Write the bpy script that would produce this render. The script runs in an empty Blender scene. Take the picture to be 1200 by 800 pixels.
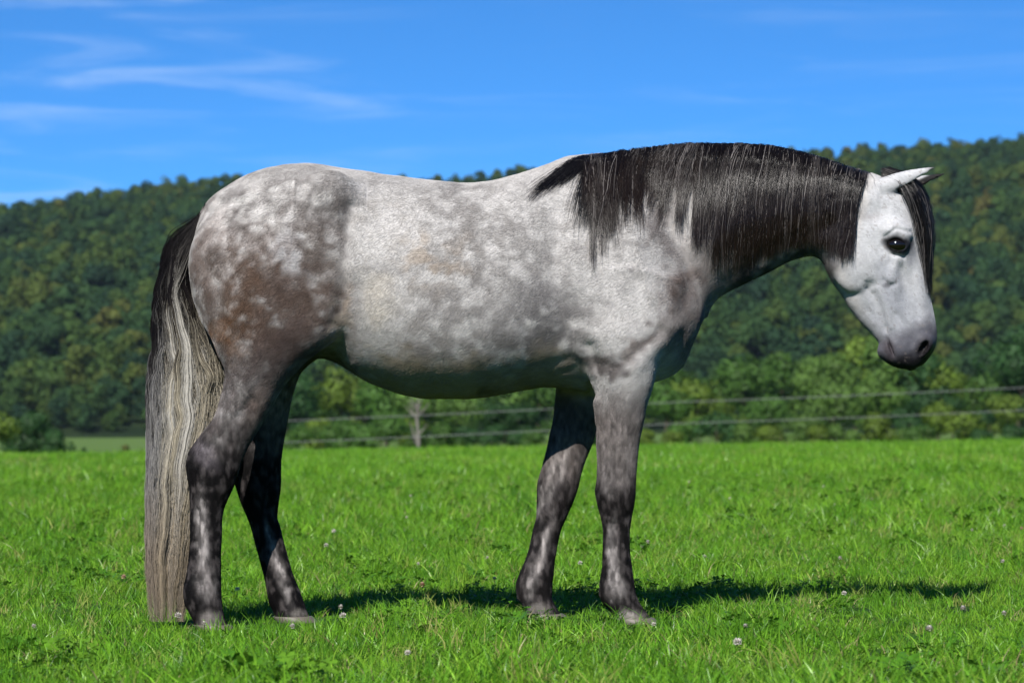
import bpy, math, random
import numpy as np

random.seed(7)
RNG = np.random.default_rng(7)
scene = bpy.context.scene
col = scene.collection

# ------------------------------------------------------------------ camera
CAM_D, CAM_H, FPX, HOR = 10.0, 0.61, 3720.0, 502.0      # metres, metres, focal length in px of a 1200 px wide frame, horizon row
cam_data = bpy.data.cameras.new('camera')
cam = bpy.data.objects.new('camera', cam_data)
col.objects.link(cam)
cam.location = (0, -CAM_D, CAM_H)
cam.rotation_euler = (math.radians(90), 0, 0)
cam_data.sensor_width = 36
cam_data.lens = 36 * FPX / 1200
cam_data.shift_y = (HOR - 400) / 1200
cam_data.clip_end = 20000
cam_data.clip_start = 0.1
cam_data.dof.use_dof = True
cam_data.dof.focus_distance = 9.9
cam_data.dof.aperture_fstop = 7.1
scene.camera = cam

# ------------------------------------------------------------------ sky and sun
SUN_EL, SUN_AZ = math.radians(41), math.radians(16)       # azimuth of the light's travel, from +Y towards +X
world = bpy.data.worlds.new('World')
scene.world = world
world.use_nodes = True
wn, wl = world.node_tree.nodes, world.node_tree.links
wn.clear()
w_out = wn.new('ShaderNodeOutputWorld')
w_bg = wn.new('ShaderNodeBackground')
sky = wn.new('ShaderNodeTexSky')
sky.sky_type = 'NISHITA'
sky.sun_disc = False
sky.sun_elevation = SUN_EL
sky.sun_rotation = math.pi + SUN_AZ
sky.altitude = 3500
sky.air_density = 0.6
sky.dust_density = 0.0
sky.ozone_density = 6.0
w_bg.inputs['Strength'].default_value = 0.10
# deep polarised blue: a colour balance over the whole sky
sky_mul = wn.new('ShaderNodeMix'); sky_mul.data_type = 'RGBA'; sky_mul.blend_type = 'MULTIPLY'
sky_mul.inputs[0].default_value = 1.0
sky_mul.inputs[7].default_value = (0.34, 0.84, 1.08, 1)
wl.new(sky.outputs[0], sky_mul.inputs[6])
# thin cirrus streaks, everywhere in the sky
tc = wn.new('ShaderNodeTexCoord')
CLOUD = (5.32, 0.0, 2.05)
mp = wn.new('ShaderNodeMapping')
mp.inputs['Scale'].default_value = (7.0, 7.0, 62.0)
mp.inputs['Rotation'].default_value = (0.0, 0.09, 0.0)
mp.inputs['Location'].default_value = CLOUD
n1 = wn.new('ShaderNodeTexNoise'); n1.inputs['Scale'].default_value = 1.6; n1.inputs['Detail'].default_value = 7
n1.inputs['Roughness'].default_value = 0.56; n1.inputs['Distortion'].default_value = 0.7
mp2 = wn.new('ShaderNodeMapping'); mp2.inputs['Scale'].default_value = (4.5, 4.5, 14.0); mp2.inputs['Location'].default_value = (3.33, 0.4, 1.17)
n2 = wn.new('ShaderNodeTexNoise'); n2.inputs['Scale'].default_value = 1.3; n2.inputs['Detail'].default_value = 3
r1 = wn.new('ShaderNodeMapRange'); r1.interpolation_type = 'SMOOTHSTEP'
r1.inputs['From Min'].default_value = 0.46; r1.inputs['From Max'].default_value = 0.80
r2 = wn.new('ShaderNodeMapRange'); r2.interpolation_type = 'SMOOTHSTEP'
r2.inputs['From Min'].default_value = 0.38; r2.inputs['From Max'].default_value = 0.70
mm = wn.new('ShaderNodeMath'); mm.operation = 'MULTIPLY'
mm2 = wn.new('ShaderNodeMath'); mm2.operation = 'MULTIPLY'; mm2.inputs[1].default_value = 0.27
mix = wn.new('ShaderNodeMix'); mix.data_type = 'RGBA'
mix.inputs[7].default_value = (6.2, 7.4, 9.0, 1)
wl.new(tc.outputs['Generated'], mp.inputs[0]); wl.new(mp.outputs[0], n1.inputs['Vector'])
wl.new(tc.outputs['Generated'], mp2.inputs[0]); wl.new(mp2.outputs[0], n2.inputs['Vector'])
wl.new(n1.outputs[0], r1.inputs[0]); wl.new(n2.outputs[0], r2.inputs[0])
wl.new(r1.outputs[0], mm.inputs[0]); wl.new(r2.outputs[0], mm.inputs[1])
wl.new(mm.outputs[0], mm2.inputs[0])
wl.new(mm2.outputs[0], mix.inputs[0]); wl.new(sky_mul.outputs[2], mix.inputs[6])
wl.new(mix.outputs[2], w_bg.inputs[0]); wl.new(w_bg.outputs[0], w_out.inputs[0])

sun_data = bpy.data.lights.new('sun', 'SUN')
sun_data.energy = 5.0
sun_data.angle = math.radians(0.53)
sun_data.color = (1.0, 0.965, 0.90)
sun = bpy.data.objects.new('sun', sun_data)
col.objects.link(sun)
sun.rotation_euler = (math.radians(90) - SUN_EL, 0, -SUN_AZ)

vs = scene.view_settings
vs.view_transform = 'Standard'; vs.look = 'None'; vs.gamma = 1; vs.exposure = 0.42
vs.use_curve_mapping = False
scene.cycles.max_bounces = 6
scene.cycles.diffuse_bounces = 3
scene.cycles.glossy_bounces = 2
scene.cycles.transmission_bounces = 4
scene.cycles.transparent_max_bounces = 6
scene.cycles.use_denoising = True

# ------------------------------------------------------------------ helpers
def sc2lin(c):
    c = np.asarray(c, float) / 255.0
    return np.where(c <= 0.04045, c / 12.92, ((c + 0.055) / 1.055) ** 2.4)

def P(px, py, Y=0.0):
    """world point seen at photo pixel (px, py) standing at depth Y"""
    d = CAM_D + Y
    return ((px - 600.0) * d / FPX, Y, CAM_H + (HOR - py) * d / FPX)

def to_px(X, Y, Z):
    d = CAM_D + Y
    return 600.0 + FPX * X / d, HOR - FPX * (Z - CAM_H) / d

def hash3(i, j, k, s=0):
    h = (i.astype(np.int64) * 374761393 + j.astype(np.int64) * 668265263 + k.astype(np.int64) * 2147483647 + s * 974634777) & 0xFFFFFFFF
    h = ((h ^ (h >> 13)) * 1274126177) & 0xFFFFFFFF
    h = ((h ^ (h >> 16)) * 2246822519) & 0xFFFFFFFF
    h = h ^ (h >> 15)
    return (h & 0xFFFFFF) / float(0xFFFFFF)

def vnoise(x, y, z, s=0):
    x, y, z = np.broadcast_arrays(np.asarray(x, float), np.asarray(y, float), np.asarray(z, float))
    i, j, k = np.floor(x).astype(int), np.floor(y).astype(int), np.floor(z).astype(int)
    fx, fy, fz = x - i, y - j, z - k
    u, v, w = [f * f * (3 - 2 * f) for f in (fx, fy, fz)]
    r = 0
    for a in (0, 1):
        for b in (0, 1):
            for c in (0, 1):
                r = r + hash3(i + a, j + b, k + c, s) * (u if a else 1 - u) * (v if b else 1 - v) * (w if c else 1 - w)
    return r

def fbm(x, y, z, octv=4, s=0, gain=0.5):
    t, a, n = 0, 1.0, 0
    for o in range(octv):
        t = t + a * vnoise(x * 2 ** o, y * 2 ** o, z * 2 ** o, s + o * 17)
        n += a; a *= gain
    return t / n

def worley(x, y, z, s=0):
    i, j, k = np.floor(x).astype(int), np.floor(y).astype(int), np.floor(z).astype(int)
    best = np.full(x.shape, 9.0)
    for a in (-1, 0, 1):
        for b in (-1, 0, 1):
            for c in (-1, 0, 1):
                px_ = i + a + hash3(i + a, j + b, k + c, s + 1)
                py_ = j + b + hash3(i + a, j + b, k + c, s + 2)
                pz_ = k + c + hash3(i + a, j + b, k + c, s + 3)
                best = np.minimum(best, (px_ - x) ** 2 + (py_ - y) ** 2 + (pz_ - z) ** 2)
    return np.sqrt(best)

def smooth01(a, b, x):
    t = np.clip((x - a) / (b - a), 0, 1)
    return t * t * (3 - 2 * t)

def spline(xs, ys, q):
    """monotone cubic through the points"""
    xs, ys = np.asarray(xs, float), np.asarray(ys, float)
    o = np.argsort(xs); xs, ys = xs[o], ys[o]
    h = np.diff(xs); d = np.diff(ys) / h
    m = np.zeros(len(xs))
    m[0], m[-1] = d[0], d[-1]
    for i in range(1, len(xs) - 1):
        if d[i - 1] * d[i] > 0:
            w1, w2 = 2 * h[i] + h[i - 1], h[i] + 2 * h[i - 1]
            m[i] = (w1 + w2) / (w1 / d[i - 1] + w2 / d[i])
    q = np.clip(np.asarray(q, float), xs[0], xs[-1])
    i = np.clip(np.searchsorted(xs, q) - 1, 0, len(xs) - 2)
    t = (q - xs[i]) / h[i]
    return (ys[i] * (1 + 2 * t) * (1 - t) ** 2 + h[i] * m[i] * t * (1 - t) ** 2
            + ys[i + 1] * t * t * (3 - 2 * t) + h[i] * m[i + 1] * t * t * (t - 1))

def mesh_obj(name, verts, faces, mat=None, parent=None, smooth=False, colors=None):
    me = bpy.data.meshes.new(name)
    verts = np.asarray(verts, np.float32)
    if isinstance(faces, np.ndarray):
        n, k = faces.shape
        me.vertices.add(len(verts)); me.vertices.foreach_set('co', verts.ravel())
        me.loops.add(n * k); me.loops.foreach_set('vertex_index', faces.astype(np.int32).ravel())
        me.polygons.add(n); me.polygons.foreach_set('loop_start', np.arange(0, n * k, k, dtype=np.int32))
        me.update(calc_edges=True)
    else:
        me.from_pydata(verts.tolist(), [], faces); me.update()
    if smooth:
        me.polygons.foreach_set('use_smooth', np.ones(len(me.polygons), bool))
    if colors is not None:
        at = me.color_attributes.new('tint', 'FLOAT_COLOR', 'POINT')
        c4 = np.ones((len(verts), 4), np.float32); c4[:, :colors.shape[1]] = colors
        at.data.foreach_set('color', c4.ravel())
    if mat: me.materials.append(mat)
    o = bpy.data.objects.new(name, me)
    col.objects.link(o)
    if parent is not None: o.parent = parent
    return o

def tag(o, label=None, cat=None, group=None, kind=None):
    if label: o['label'] = label
    if cat: o['category'] = cat
    if group: o['group'] = group
    if kind: o['kind'] = kind
    return o

def new_mat(name):
    m = bpy.data.materials.new(name); m.use_nodes = True
    return m, m.node_tree.nodes, m.node_tree.links, m.node_tree.nodes['Principled BSDF']
# ================================================================== the land
SLOPE = .0135
def ridge_row(px):
    return 237 - 84 * np.clip(px, -900, 2100) / 1200.0

def land_z(X, Y):
    """height of the terrain"""
    X = np.asarray(X, float); Y = np.asarray(Y, float)
    near = SLOPE * 70 * np.tanh(X / 70) + .018 * (vnoise(X * .8, Y * .8, 0, 5) - .5) * 2 * smooth01(1.5, 3.5, np.hypot(X, Y))
    near = near + .10 * (vnoise(X * .09, Y * .06, 0, 6) - .5) * smooth01(12, 40, Y)
    valley = -1.35 + .010 * X * np.exp(-(X / 200) ** 2) + .5 * (vnoise(X * .01, Y * .006, 0, 7) - .5)
    z = near + (valley - near) * smooth01(70, 112, Y)
    d = 2000.0
    px = 600 + FPX * X / d
    top = CAM_H + (HOR - ridge_row(px)) / FPX * d - 12 + 9 * (fbm(X * .006, 0, 0, 3, 8) - .5) * 2
    t = np.clip((Y - 880) / (1990 - 880), 0, 1)
    prof = .75 * t + .25 * (t * t * (3 - 2 * t))
    rough = 16 * (fbm(X * .008, Y * .005, 0, 3, 9) - .5) * np.sin(np.pi * t)
    back = smooth01(1990, 3200, Y)
    z = z + (top * prof + rough) * (1 - .6 * back) * (t > 0)
    return z

def land_sheet(name, xs, ys, mat):
    XX, YY = np.meshgrid(xs, ys, indexing='ij')
    ZZ = land_z(XX, YY)
    nx, ny = XX.shape
    i = np.arange(nx * ny).reshape(nx, ny)
    q = np.stack([i[:-1, :-1], i[1:, :-1], i[1:, 1:], i[:-1, 1:]], -1).reshape(-1, 4)
    o = mesh_obj(name, np.stack([XX, YY, ZZ], -1).reshape(-1, 3), q, mat, None, True)
    return tag(o, kind='structure')

def soil_material(name, c0, c1, sc, c2=None):
    m, n, l, b = new_mat(name)
    b.inputs['Roughness'].default_value = .95; b.inputs['Specular IOR Level'].default_value = .1
    g = n.new('ShaderNodeNewGeometry')
    nz = n.new('ShaderNodeTexNoise'); nz.inputs['Scale'].default_value = sc; nz.inputs['Detail'].default_value = 6
    rp = n.new('ShaderNodeValToRGB')
    rp.color_ramp.elements[0].color = (*c0, 1); rp.color_ramp.elements[1].color = (*c1, 1)
    rp.color_ramp.elements[0].position = .35; rp.color_ramp.elements[1].position = .65
    bp = n.new('ShaderNodeBump'); bp.inputs['Distance'].default_value = .02; bp.inputs['Strength'].default_value = .6
    l.new(g.outputs['Position'], nz.inputs['Vector']); l.new(nz.outputs[0], rp.inputs[0]); l.new(rp.outputs[0], b.inputs['Base Color'])
    l.new(nz.outputs[0], bp.inputs['Height']); l.new(bp.outputs[0], b.inputs['Normal'])
    return m

def steps(*segs):
    return axis_steps(segs)
def axis_steps(segs):
    out = [segs[0][0]]
    for a, b, st in segs:
        k = max(1, int(round((b - a) / st)))
        out += list(a + (b - a) * np.arange(1, k + 1) / k)
    return np.array(out)

land_sheet('meadow', steps((-900, -60, 40), (-60, -8, 2), (-8, 8, .4), (8, 60, 2), (60, 900, 40)), steps((-40, -4, 2), (-4, 12, .4), (12, 150, 2)),
           soil_material('meadow soil', (.012, .030, .006), (.034, .080, .010), 1.6))
land_sheet('pasture', steps((-1600, 1600, 40)), steps((150, 880, 15)), soil_material('pasture grass', (.085, .150, .035), (.12, .19, .045), .05))
land_sheet('hill', steps((-1800, 1800, 30)), steps((880, 2000, 20), (2000, 3600, 80)), soil_material('forest floor', (.010, .022, .008), (.02, .035, .012), .05))

# unseen ring of hills, added to block the bright low sky
rv_, rq_ = [], []
na = 96
for i in range(na + 1):
    a = math.radians(42 + 276 * i / na)                       # clockwise from the view direction, round behind the camera
    hh = 130 + 60 * float(fbm(np.array(i * .11), 0.0, 0.0, 4, 15))
    for r, z in ((1250, -3), (1700, hh * .55), (2400, hh), (3200, hh * .5)):
        rv_.append((r * math.sin(a), r * math.cos(a), z))
for i in range(na):
    for j in range(3):
        rq_.append((i * 4 + j, i * 4 + 4 + j, i * 4 + 5 + j, i * 4 + 1 + j))
tag(mesh_obj('sky_block_hills', rv_, rq_, soil_material('sky block slopes', (.022, .055, .022), (.05, .10, .03), .02), None, True), kind='structure')
land_sheet('valley_floor', steps((-1600, 1600, 100)), steps((-1600, -40, 60)), soil_material('valley grass', (.07, .16, .02), (.10, .20, .03), .05))

# ------------------------------------------------------------------ leaves and trees
def leaf_material(name, ramp, trans=.3, rough=.6, tint_by='random', noise_sc=.8, var=.35):
    m = bpy.data.materials.new(name); m.use_nodes = True
    n, l = m.node_tree.nodes, m.node_tree.links
    b = n['Principled BSDF']; out = n['Material Output']
    oi = n.new('ShaderNodeObjectInfo')
    rp = n.new('ShaderNodeValToRGB'); rp.color_ramp.interpolation = 'LINEAR'
    e = rp.color_ramp.elements
    while len(e) > 1: e.remove(e[-1])
    e[0].position = ramp[0][0]; e[0].color = (*ramp[0][1], 1)
    for p, c in ramp[1:]:
        k = e.new(p); k.color = (*c, 1)
    if tint_by == 'random':
        l.new(oi.outputs['Random'], rp.inputs[0])
    elif tint_by == 'place':                                    # stands of like trees, mixed with single ones
        ge = n.new('ShaderNodeNewGeometry')
        n0 = n.new('ShaderNodeTexNoise'); n0.inputs['Scale'].default_value = .012; n0.inputs['Detail'].default_value = 4; n0.inputs['Roughness'].default_value = .6
        l.new(ge.outputs['Position'], n0.inputs['Vector'])
        r0 = n.new('ShaderNodeMapRange'); r0.inputs['From Min'].default_value = .28; r0.inputs['From Max'].default_value = .72
        l.new(n0.outputs[0], r0.inputs[0])
        m0 = n.new('ShaderNodeMix'); m0.data_type = 'FLOAT'; m0.inputs[0].default_value = .60
        l.new(r0.outputs[0], m0.inputs[2]); l.new(oi.outputs['Random'], m0.inputs[3]); l.new(m0.outputs[0], rp.inputs[0])
    tcn = n.new('ShaderNodeTexCoord')
    nz = n.new('ShaderNodeTexNoise'); nz.inputs['Scale'].default_value = noise_sc; nz.inputs['Detail'].default_value = 3
    l.new(tcn.outputs['Object'], nz.inputs['Vector'])
    rg = n.new('ShaderNodeMapRange'); rg.inputs['From Min'].default_value = .3; rg.inputs['From Max'].default_value = .7
    rg.inputs['To Min'].default_value = 1 - var; rg.inputs['To Max'].default_value = 1 + var
    l.new(nz.outputs[0], rg.inputs[0])
    ml = n.new('ShaderNodeMix'); ml.data_type = 'RGBA'; ml.blend_type = 'MULTIPLY'; ml.inputs[0].default_value = 1
    l.new(oi.outputs['Color'] if tint_by == 'object' else rp.outputs[0], ml.inputs[6]); l.new(rg.outputs[0], ml.inputs[7])
    l.new(ml.outputs[2], b.inputs['Base Color'])
    b.inputs['Roughness'].default_value = rough; b.inputs['Specular IOR Level'].default_value = .25
    tr = n.new('ShaderNodeBsdfTranslucent'); l.new(ml.outputs[2], tr.inputs[0])
    mx = n.new('ShaderNodeMixShader'); mx.inputs[0].default_value = trans
    l.new(b.outputs[0], mx.inputs[1]); l.new(tr.outputs[0], mx.inputs[2]); l.new(mx.outputs[0], out.inputs[0])
    return m

bark_mat = soil_material('tree bark', (.05, .04, .03), (.12, .10, .08), 4)
pale_bark = soil_material('bare wood', (.13, .12, .105), (.20, .185, .165), 4)

def tube(path, rad, k=6):
    """tapered tube through points"""
    path = np.asarray(path, float)
    vs_, fs = [], []
    for i, (p, r) in enumerate(zip(path, rad)):
        d = path[min(i + 1, len(path) - 1)] - path[max(i - 1, 0)]
        d /= np.linalg.norm(d) + 1e-9
        a = np.cross(d, [0, 1, .13]); a /= np.linalg.norm(a) + 1e-9
        b = np.cross(d, a)
        for j in range(k):
            t = 2 * math.pi * j / k
            vs_.append(p + r * (a * math.cos(t) + b * math.sin(t)))
    for i in range(len(path) - 1):
        for j in range(k):
            q, w = i * k + j, i * k + (j + 1) % k
            fs.append((q, w, w + k, q + k))
    return vs_, fs

def join(parts):
    V, Fc, o = [], [], 0
    for v, f in parts:
        V += [tuple(p) for p in v]; Fc += [tuple(i + o for i in q) for q in f]; o += len(v)
    return V, Fc

def crown_mesh(name, rng, h, w, kind, nleaf, leaf, mat):
    """foliage: leaf-clump quads over a handful of boughs, normals follow the bough so that it shades as a mass"""
    nb = {'round': 22, 'tall': 24, 'conifer': 18, 'bush': 12}[kind]
    cs, rs = [], []
    for i in range(nb):
        if kind == 'conifer':
            t = (i + .5) / nb; a = i * 2.4
            rr = w * .5 * (1 - t) ** .9
            cs.append((rr * .55 * math.cos(a), rr * .55 * math.sin(a), h * (.12 + .85 * t))); rs.append(max(.5, rr * .62))
        else:
            z = rng.random() ** .8
            prof = math.sin(math.pi * (.18 + .74 * z)) ** .7
            a = rng.random() * 6.28; rr = w * .5 * prof * math.sqrt(rng.random()) * .78
            lo = .10 if kind == 'bush' else .22
            cs.append((rr * math.cos(a), rr * math.sin(a), h * (lo + (.93 - lo) * z) * (1 - .12 * rng.random()))); rs.append(w * rng.uniform(.09, .25))
    cs, rs = np.array(cs), np.array(rs)
    b = rng.choice(nb, nleaf, p=rs ** 2 / (rs ** 2).sum())
    d = rng.normal(size=(nleaf, 3)); d[:, 2] = d[:, 2] * .85 + .12
    d /= np.linalg.norm(d, axis=1, keepdims=True)
    p = cs[b] + d * (rs[b] * rng.uniform(.72, 1.12, nleaf))[:, None] * np.array([1, 1, .8])
    if kind == 'conifer': d[:, 2] -= .25
    nn = d + rng.normal(size=(nleaf, 3)) * .45; nn /= np.linalg.norm(nn, axis=1, keepdims=True)
    t1 = np.cross(nn, rng.normal(size=(nleaf, 3))); t1 /= np.linalg.norm(t1, axis=1, keepdims=True)
    t2 = np.cross(nn, t1)
    s = (leaf * rng.uniform(.6, 1.35, nleaf))[:, None]
    V = np.stack([p - t1 * s * .9, p - t2 * s * .45 + t1 * s * .1, p + t1 * s, p + t2 * s * .55], 1).reshape(-1, 3)
    Q = np.arange(nleaf * 4).reshape(-1, 4)
    V[:, 2] = np.maximum(V[:, 2], .02)
    me = bpy.data.meshes.new(name)
    me.from_pydata(V.tolist(), [], Q.tolist())
    me.polygons.foreach_set('use_smooth', np.ones(nleaf, bool))
    ctr = np.array([0, 0, h * .5])
    out_ = (V - ctr); out_ /= np.linalg.norm(out_, axis=1, keepdims=True) + 1e-9
    N = np.repeat(d, 4, 0) * .65 + out_ * .25 + np.repeat(nn, 4, 0) * .55
    N /= np.linalg.norm(N, axis=1, keepdims=True)
    me.normals_split_custom_set_from_vertices(N.tolist())
    me.materials.append(mat)
    return me, cs

def trunk_mesh(name, rng, h, r, cs, mat, limbs=7):
    parts = [tube([(0, 0, -.4), (.02 * h, 0, h * .25), (-.01 * h, .01 * h, h * .55), (0, 0, h * .8)], [r * 1.25, r, r * .7, r * .2])]
    for c in cs[rng.permutation(len(cs))[:limbs]]:
        z0 = c[2] * .55
        parts.append(tube([(0, 0, z0), (c[0] * .5, c[1] * .5, z0 + (c[2] - z0) * .6), tuple(c)], [r * .42, r * .28, r * .08], 5))
    v, f = join(parts)
    me = bpy.data.meshes.new(name); me.from_pydata(v, [], f); me.update(); me.materials.append(mat)
    return me

rngT = np.random.default_rng(21)
G = lambda *c: tuple(c)
far_ramp = [(0, G(.011, .036, .020)), (.22, G(.016, .048, .021)), (.42, G(.026, .066, .020)), (.58, G(.040, .086, .018)), (.72, G(.064, .104, .018)), (.84, G(.090, .105, .020)), (.93, G(.10, .078, .022)), (1, G(.10, .052, .022))]
far_leaf = leaf_material('forest leaves', far_ramp, .22, .8, tint_by='place', noise_sc=.22, var=.35)
near_ramp = [(0, G(.022, .060, .016)), (.25, G(.036, .088, .014)), (.5, G(.060, .120, .014)), (.75, G(.095, .150, .018)), (.92, G(.125, .150, .022)), (1, G(.13, .10, .025))]
near_leaf = leaf_material('hedgerow leaves', near_ramp, .28, .6, tint_by='object', noise_sc=.7, var=.35)

# --- the wood on the hill: a mass nobody could count
src = bpy.data.collections.new('forest_sources')
for k in range(7):
    kind = 'conifer' if k == 6 else ('tall' if k % 3 == 0 else 'round')
    h = rngT.uniform(12, 16); w_ = rngT.uniform(8.0, 11.5) if kind != 'conifer' else 6
    if kind == 'conifer': h, w_ = 15, 6.5
    me, cs = crown_mesh('wood_crown', rngT, h, w_, kind, 1300, .58, far_leaf)
    o = bpy.data.objects.new('wood_crown', me); src.objects.link(o)

def scatter(name, pts, rot, scl, variant, collection, label=None, tilt=None):
    """one 'stuff' object: instances of the sources on the points"""
    me = bpy.data.meshes.new(name)
    me.vertices.add(len(pts)); me.vertices.foreach_set('co', np.asarray(pts, np.float32).ravel())
    a = me.attributes.new('turn', 'FLOAT_VECTOR', 'POINT')
    rv = np.zeros((len(pts), 3), np.float32); rv[:, 2] = rot
    if tilt is not None: rv[:, :2] = tilt
    a.data.foreach_set('vector', rv.ravel())
    a = me.attributes.new('size', 'FLOAT_VECTOR', 'POINT')
    scl = np.asarray(scl, np.float32)
    if scl.ndim == 1: scl = np.repeat(scl[:, None], 3, 1)
    a.data.foreach_set('vector', scl.ravel())
    a = me.attributes.new('variant', 'INT', 'POINT'); a.data.foreach_set('value', np.asarray(variant, np.int32))
    o = bpy.data.objects.new(name, me); col.objects.link(o)
    ng = bpy.data.node_groups.new(name + '_scatter', 'GeometryNodeTree')
    ng.interface.new_socket('Geometry', in_out='INPUT', socket_type='NodeSocketGeometry')
    ng.interface.new_socket('Geometry', in_out='OUTPUT', socket_type='NodeSocketGeometry')
    n, l = ng.nodes, ng.links
    gi, go = n.new('NodeGroupInput'), n.new('NodeGroupOutput')
    mp_ = n.new('GeometryNodeMeshToPoints')
    ip = n.new('GeometryNodeInstanceOnPoints')
    ci = n.new('GeometryNodeCollectionInfo'); ci.inputs['Collection'].default_value = collection
    ci.inputs['Separate Children'].default_value = True; ci.inputs['Reset Children'].default_value = True
    def attr(nm, ty):
        q = n.new('GeometryNodeInputNamedAttribute'); q.data_type = ty; q.inputs['Name'].default_value = nm
        return q.outputs['Attribute']
    er = n.new('FunctionNodeEulerToRotation')
    l.new(gi.outputs[0], mp_.inputs['Mesh']); l.new(mp_.outputs[0], ip.inputs['Points'])
    l.new(ci.outputs[0], ip.inputs['Instance']); ip.inputs['Pick Instance'].default_value = True
    l.new(attr('variant', 'INT'), ip.inputs['Instance Index'])
    l.new(attr('turn', 'FLOAT_VECTOR'), er.inputs[0]); l.new(er.outputs[0], ip.inputs['Rotation'])
    l.new(attr('size', 'FLOAT_VECTOR'), ip.inputs['Scale'])
    l.new(ip.outputs[0], go.inputs[0])
    md = o.modifiers.new('scatter', 'NODES'); md.node_group = ng
    o['kind'] = 'stuff'
    if label: o['label'] = label
    return o

sp = 8.0
gx_, gy_ = np.meshgrid(np.arange(-1150, 1150, sp), np.arange(892, 2040, sp * 1.05), indexing='ij')
fx = gx_.ravel() + rngT.uniform(-.8, .8, gx_.size) * sp; fy = gy_.ravel() + rngT.uniform(-.8, .8, gx_.size) * sp
keep = np.abs(fx) < 140 + fy * .50
fx, fy = fx[keep], fy[keep]
edge = smooth01(890, 960, fy)
fz = land_z(fx, fy) - .6
var_ = rngT.integers(0, 6, len(fx)); var_ = np.where(rngT.random(len(fx)) < .04, 6, var_)
fs_ = (.5 + 1.0 * rngT.random(len(fx)) ** 1.6) * (.72 + .28 * edge) * (.85 + .3 * vnoise(fx * .02, fy * .02, 0, 77))
fs_ = fs_ * (1 - .30 * smooth01(1500, 1900, fy))
forest = scatter('forest', np.stack([fx, fy, fz], 1), rngT.uniform(0, 6.28, len(fx)), np.stack([fs_, fs_, fs_ * rngT.uniform(.85, 1.15, len(fx))], 1), var_, src,
                 'dense green wood turning slightly autumnal, covering the whole hill behind the meadow')
forest['category'] = 'forest'
print('forest trees', len(fx))
# ================================================================== the horse
# body: one continuous surface, grown from a distance field on a rectilinear grid
S = CAM_D / FPX                       # metres per photo pixel at the horse's mid plane

def axis_pts(segs):
    out = [segs[0][0]]
    for a, b, st in segs:
        n = max(1, int(round((b - a) / st)))
        out += list(a + (b - a) * np.arange(1, n + 1) / n)
    return np.array(out)

def X_(px): return (px - 600.0) * S
def Z_(py): return CAM_H + (HOR - py) * S

GX = axis_pts([(X_(200), X_(955), 0.0056), (X_(955), X_(1122), 0.0034)])
GY = axis_pts([(-0.345, -0.13, 0.0056), (-0.13, 0.13, 0.0042), (0.13, 0.345, 0.0056)])
GZ = axis_pts([(-0.03, Z_(440), 0.0056), (Z_(440), Z_(188), 0.0034), (Z_(188), Z_(158), 0.005)])
F = np.full((len(GX), len(GY), len(GZ)), 0.3, np.float32)

def sub(x0, x1, y0, y1, z0, z1, pad=0.09):
    a = np.searchsorted(GX, [x0 - pad, x1 + pad]); b = np.searchsorted(GY, [y0 - pad, y1 + pad]); c = np.searchsorted(GZ, [z0 - pad, z1 + pad])
    sl = (slice(*a), slice(*b), slice(*c))
    return sl, GX[sl[0]][:, None, None].astype(np.float32), GY[sl[1]][None, :, None].astype(np.float32), GZ[sl[2]][None, None, :].astype(np.float32)

def merge(sl, d, k):
    A = F[sl]
    if k <= 0:
        np.minimum(A, d, out=A); return
    h = np.clip(0.5 + 0.5 * (A - d) / k, 0, 1)
    F[sl] = A + (d - A) * h - k * h * (1 - h)

def carve(sl, d, k):
    """smooth subtraction of the shape d"""
    A = -F[sl]
    h = np.clip(0.5 + 0.5 * (A - d) / k, 0, 1)
    F[sl] = -(A + (d - A) * h - k * h * (1 - h))

def sell(dx, a, dy, b, p):
    """first-order distance to a superellipse"""
    u, v = np.abs(dx) / a, np.abs(dy) / b
    up, vp = u ** (p - 1), v ** (p - 1)
    s = up * u + vp * v + 1e-9
    f = s ** (1.0 / p)
    g = np.sqrt((up / a) ** 2 + (vp / b) ** 2) / (f ** (p - 1) + 1e-9) + 1e-6
    return np.maximum((f - 1) / g, -np.minimum(a, b)).astype(np.float32)

def ellipsoid(c, r, k, rot=0.0, sub_=False, shear=0.0):
    """rot: turn in the side view; r = (along, y, across)"""
    R = max(r)
    sl, x, y, z = sub(c[0] - R, c[0] + R, c[1] - R, c[1] + R, c[2] - R, c[2] + R, 0.05)
    dx, dy, dz = x - c[0] - shear * (y - c[1]), y - c[1], z - c[2]
    ca, sa = math.cos(rot), math.sin(rot)
    u, v = dx * ca + dz * sa, -dx * sa + dz * ca
    k0 = np.sqrt((u / r[0]) ** 2 + (dy / r[1]) ** 2 + (v / r[2]) ** 2)
    k1 = np.sqrt((u / r[0] ** 2) ** 2 + (dy / r[1] ** 2) ** 2 + (v / r[2] ** 2) ** 2) + 1e-6
    d = (k0 * (k0 - 1) / k1).astype(np.float32)
    if sub_: carve(sl, d, k)
    else: merge(sl, d, k)

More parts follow.
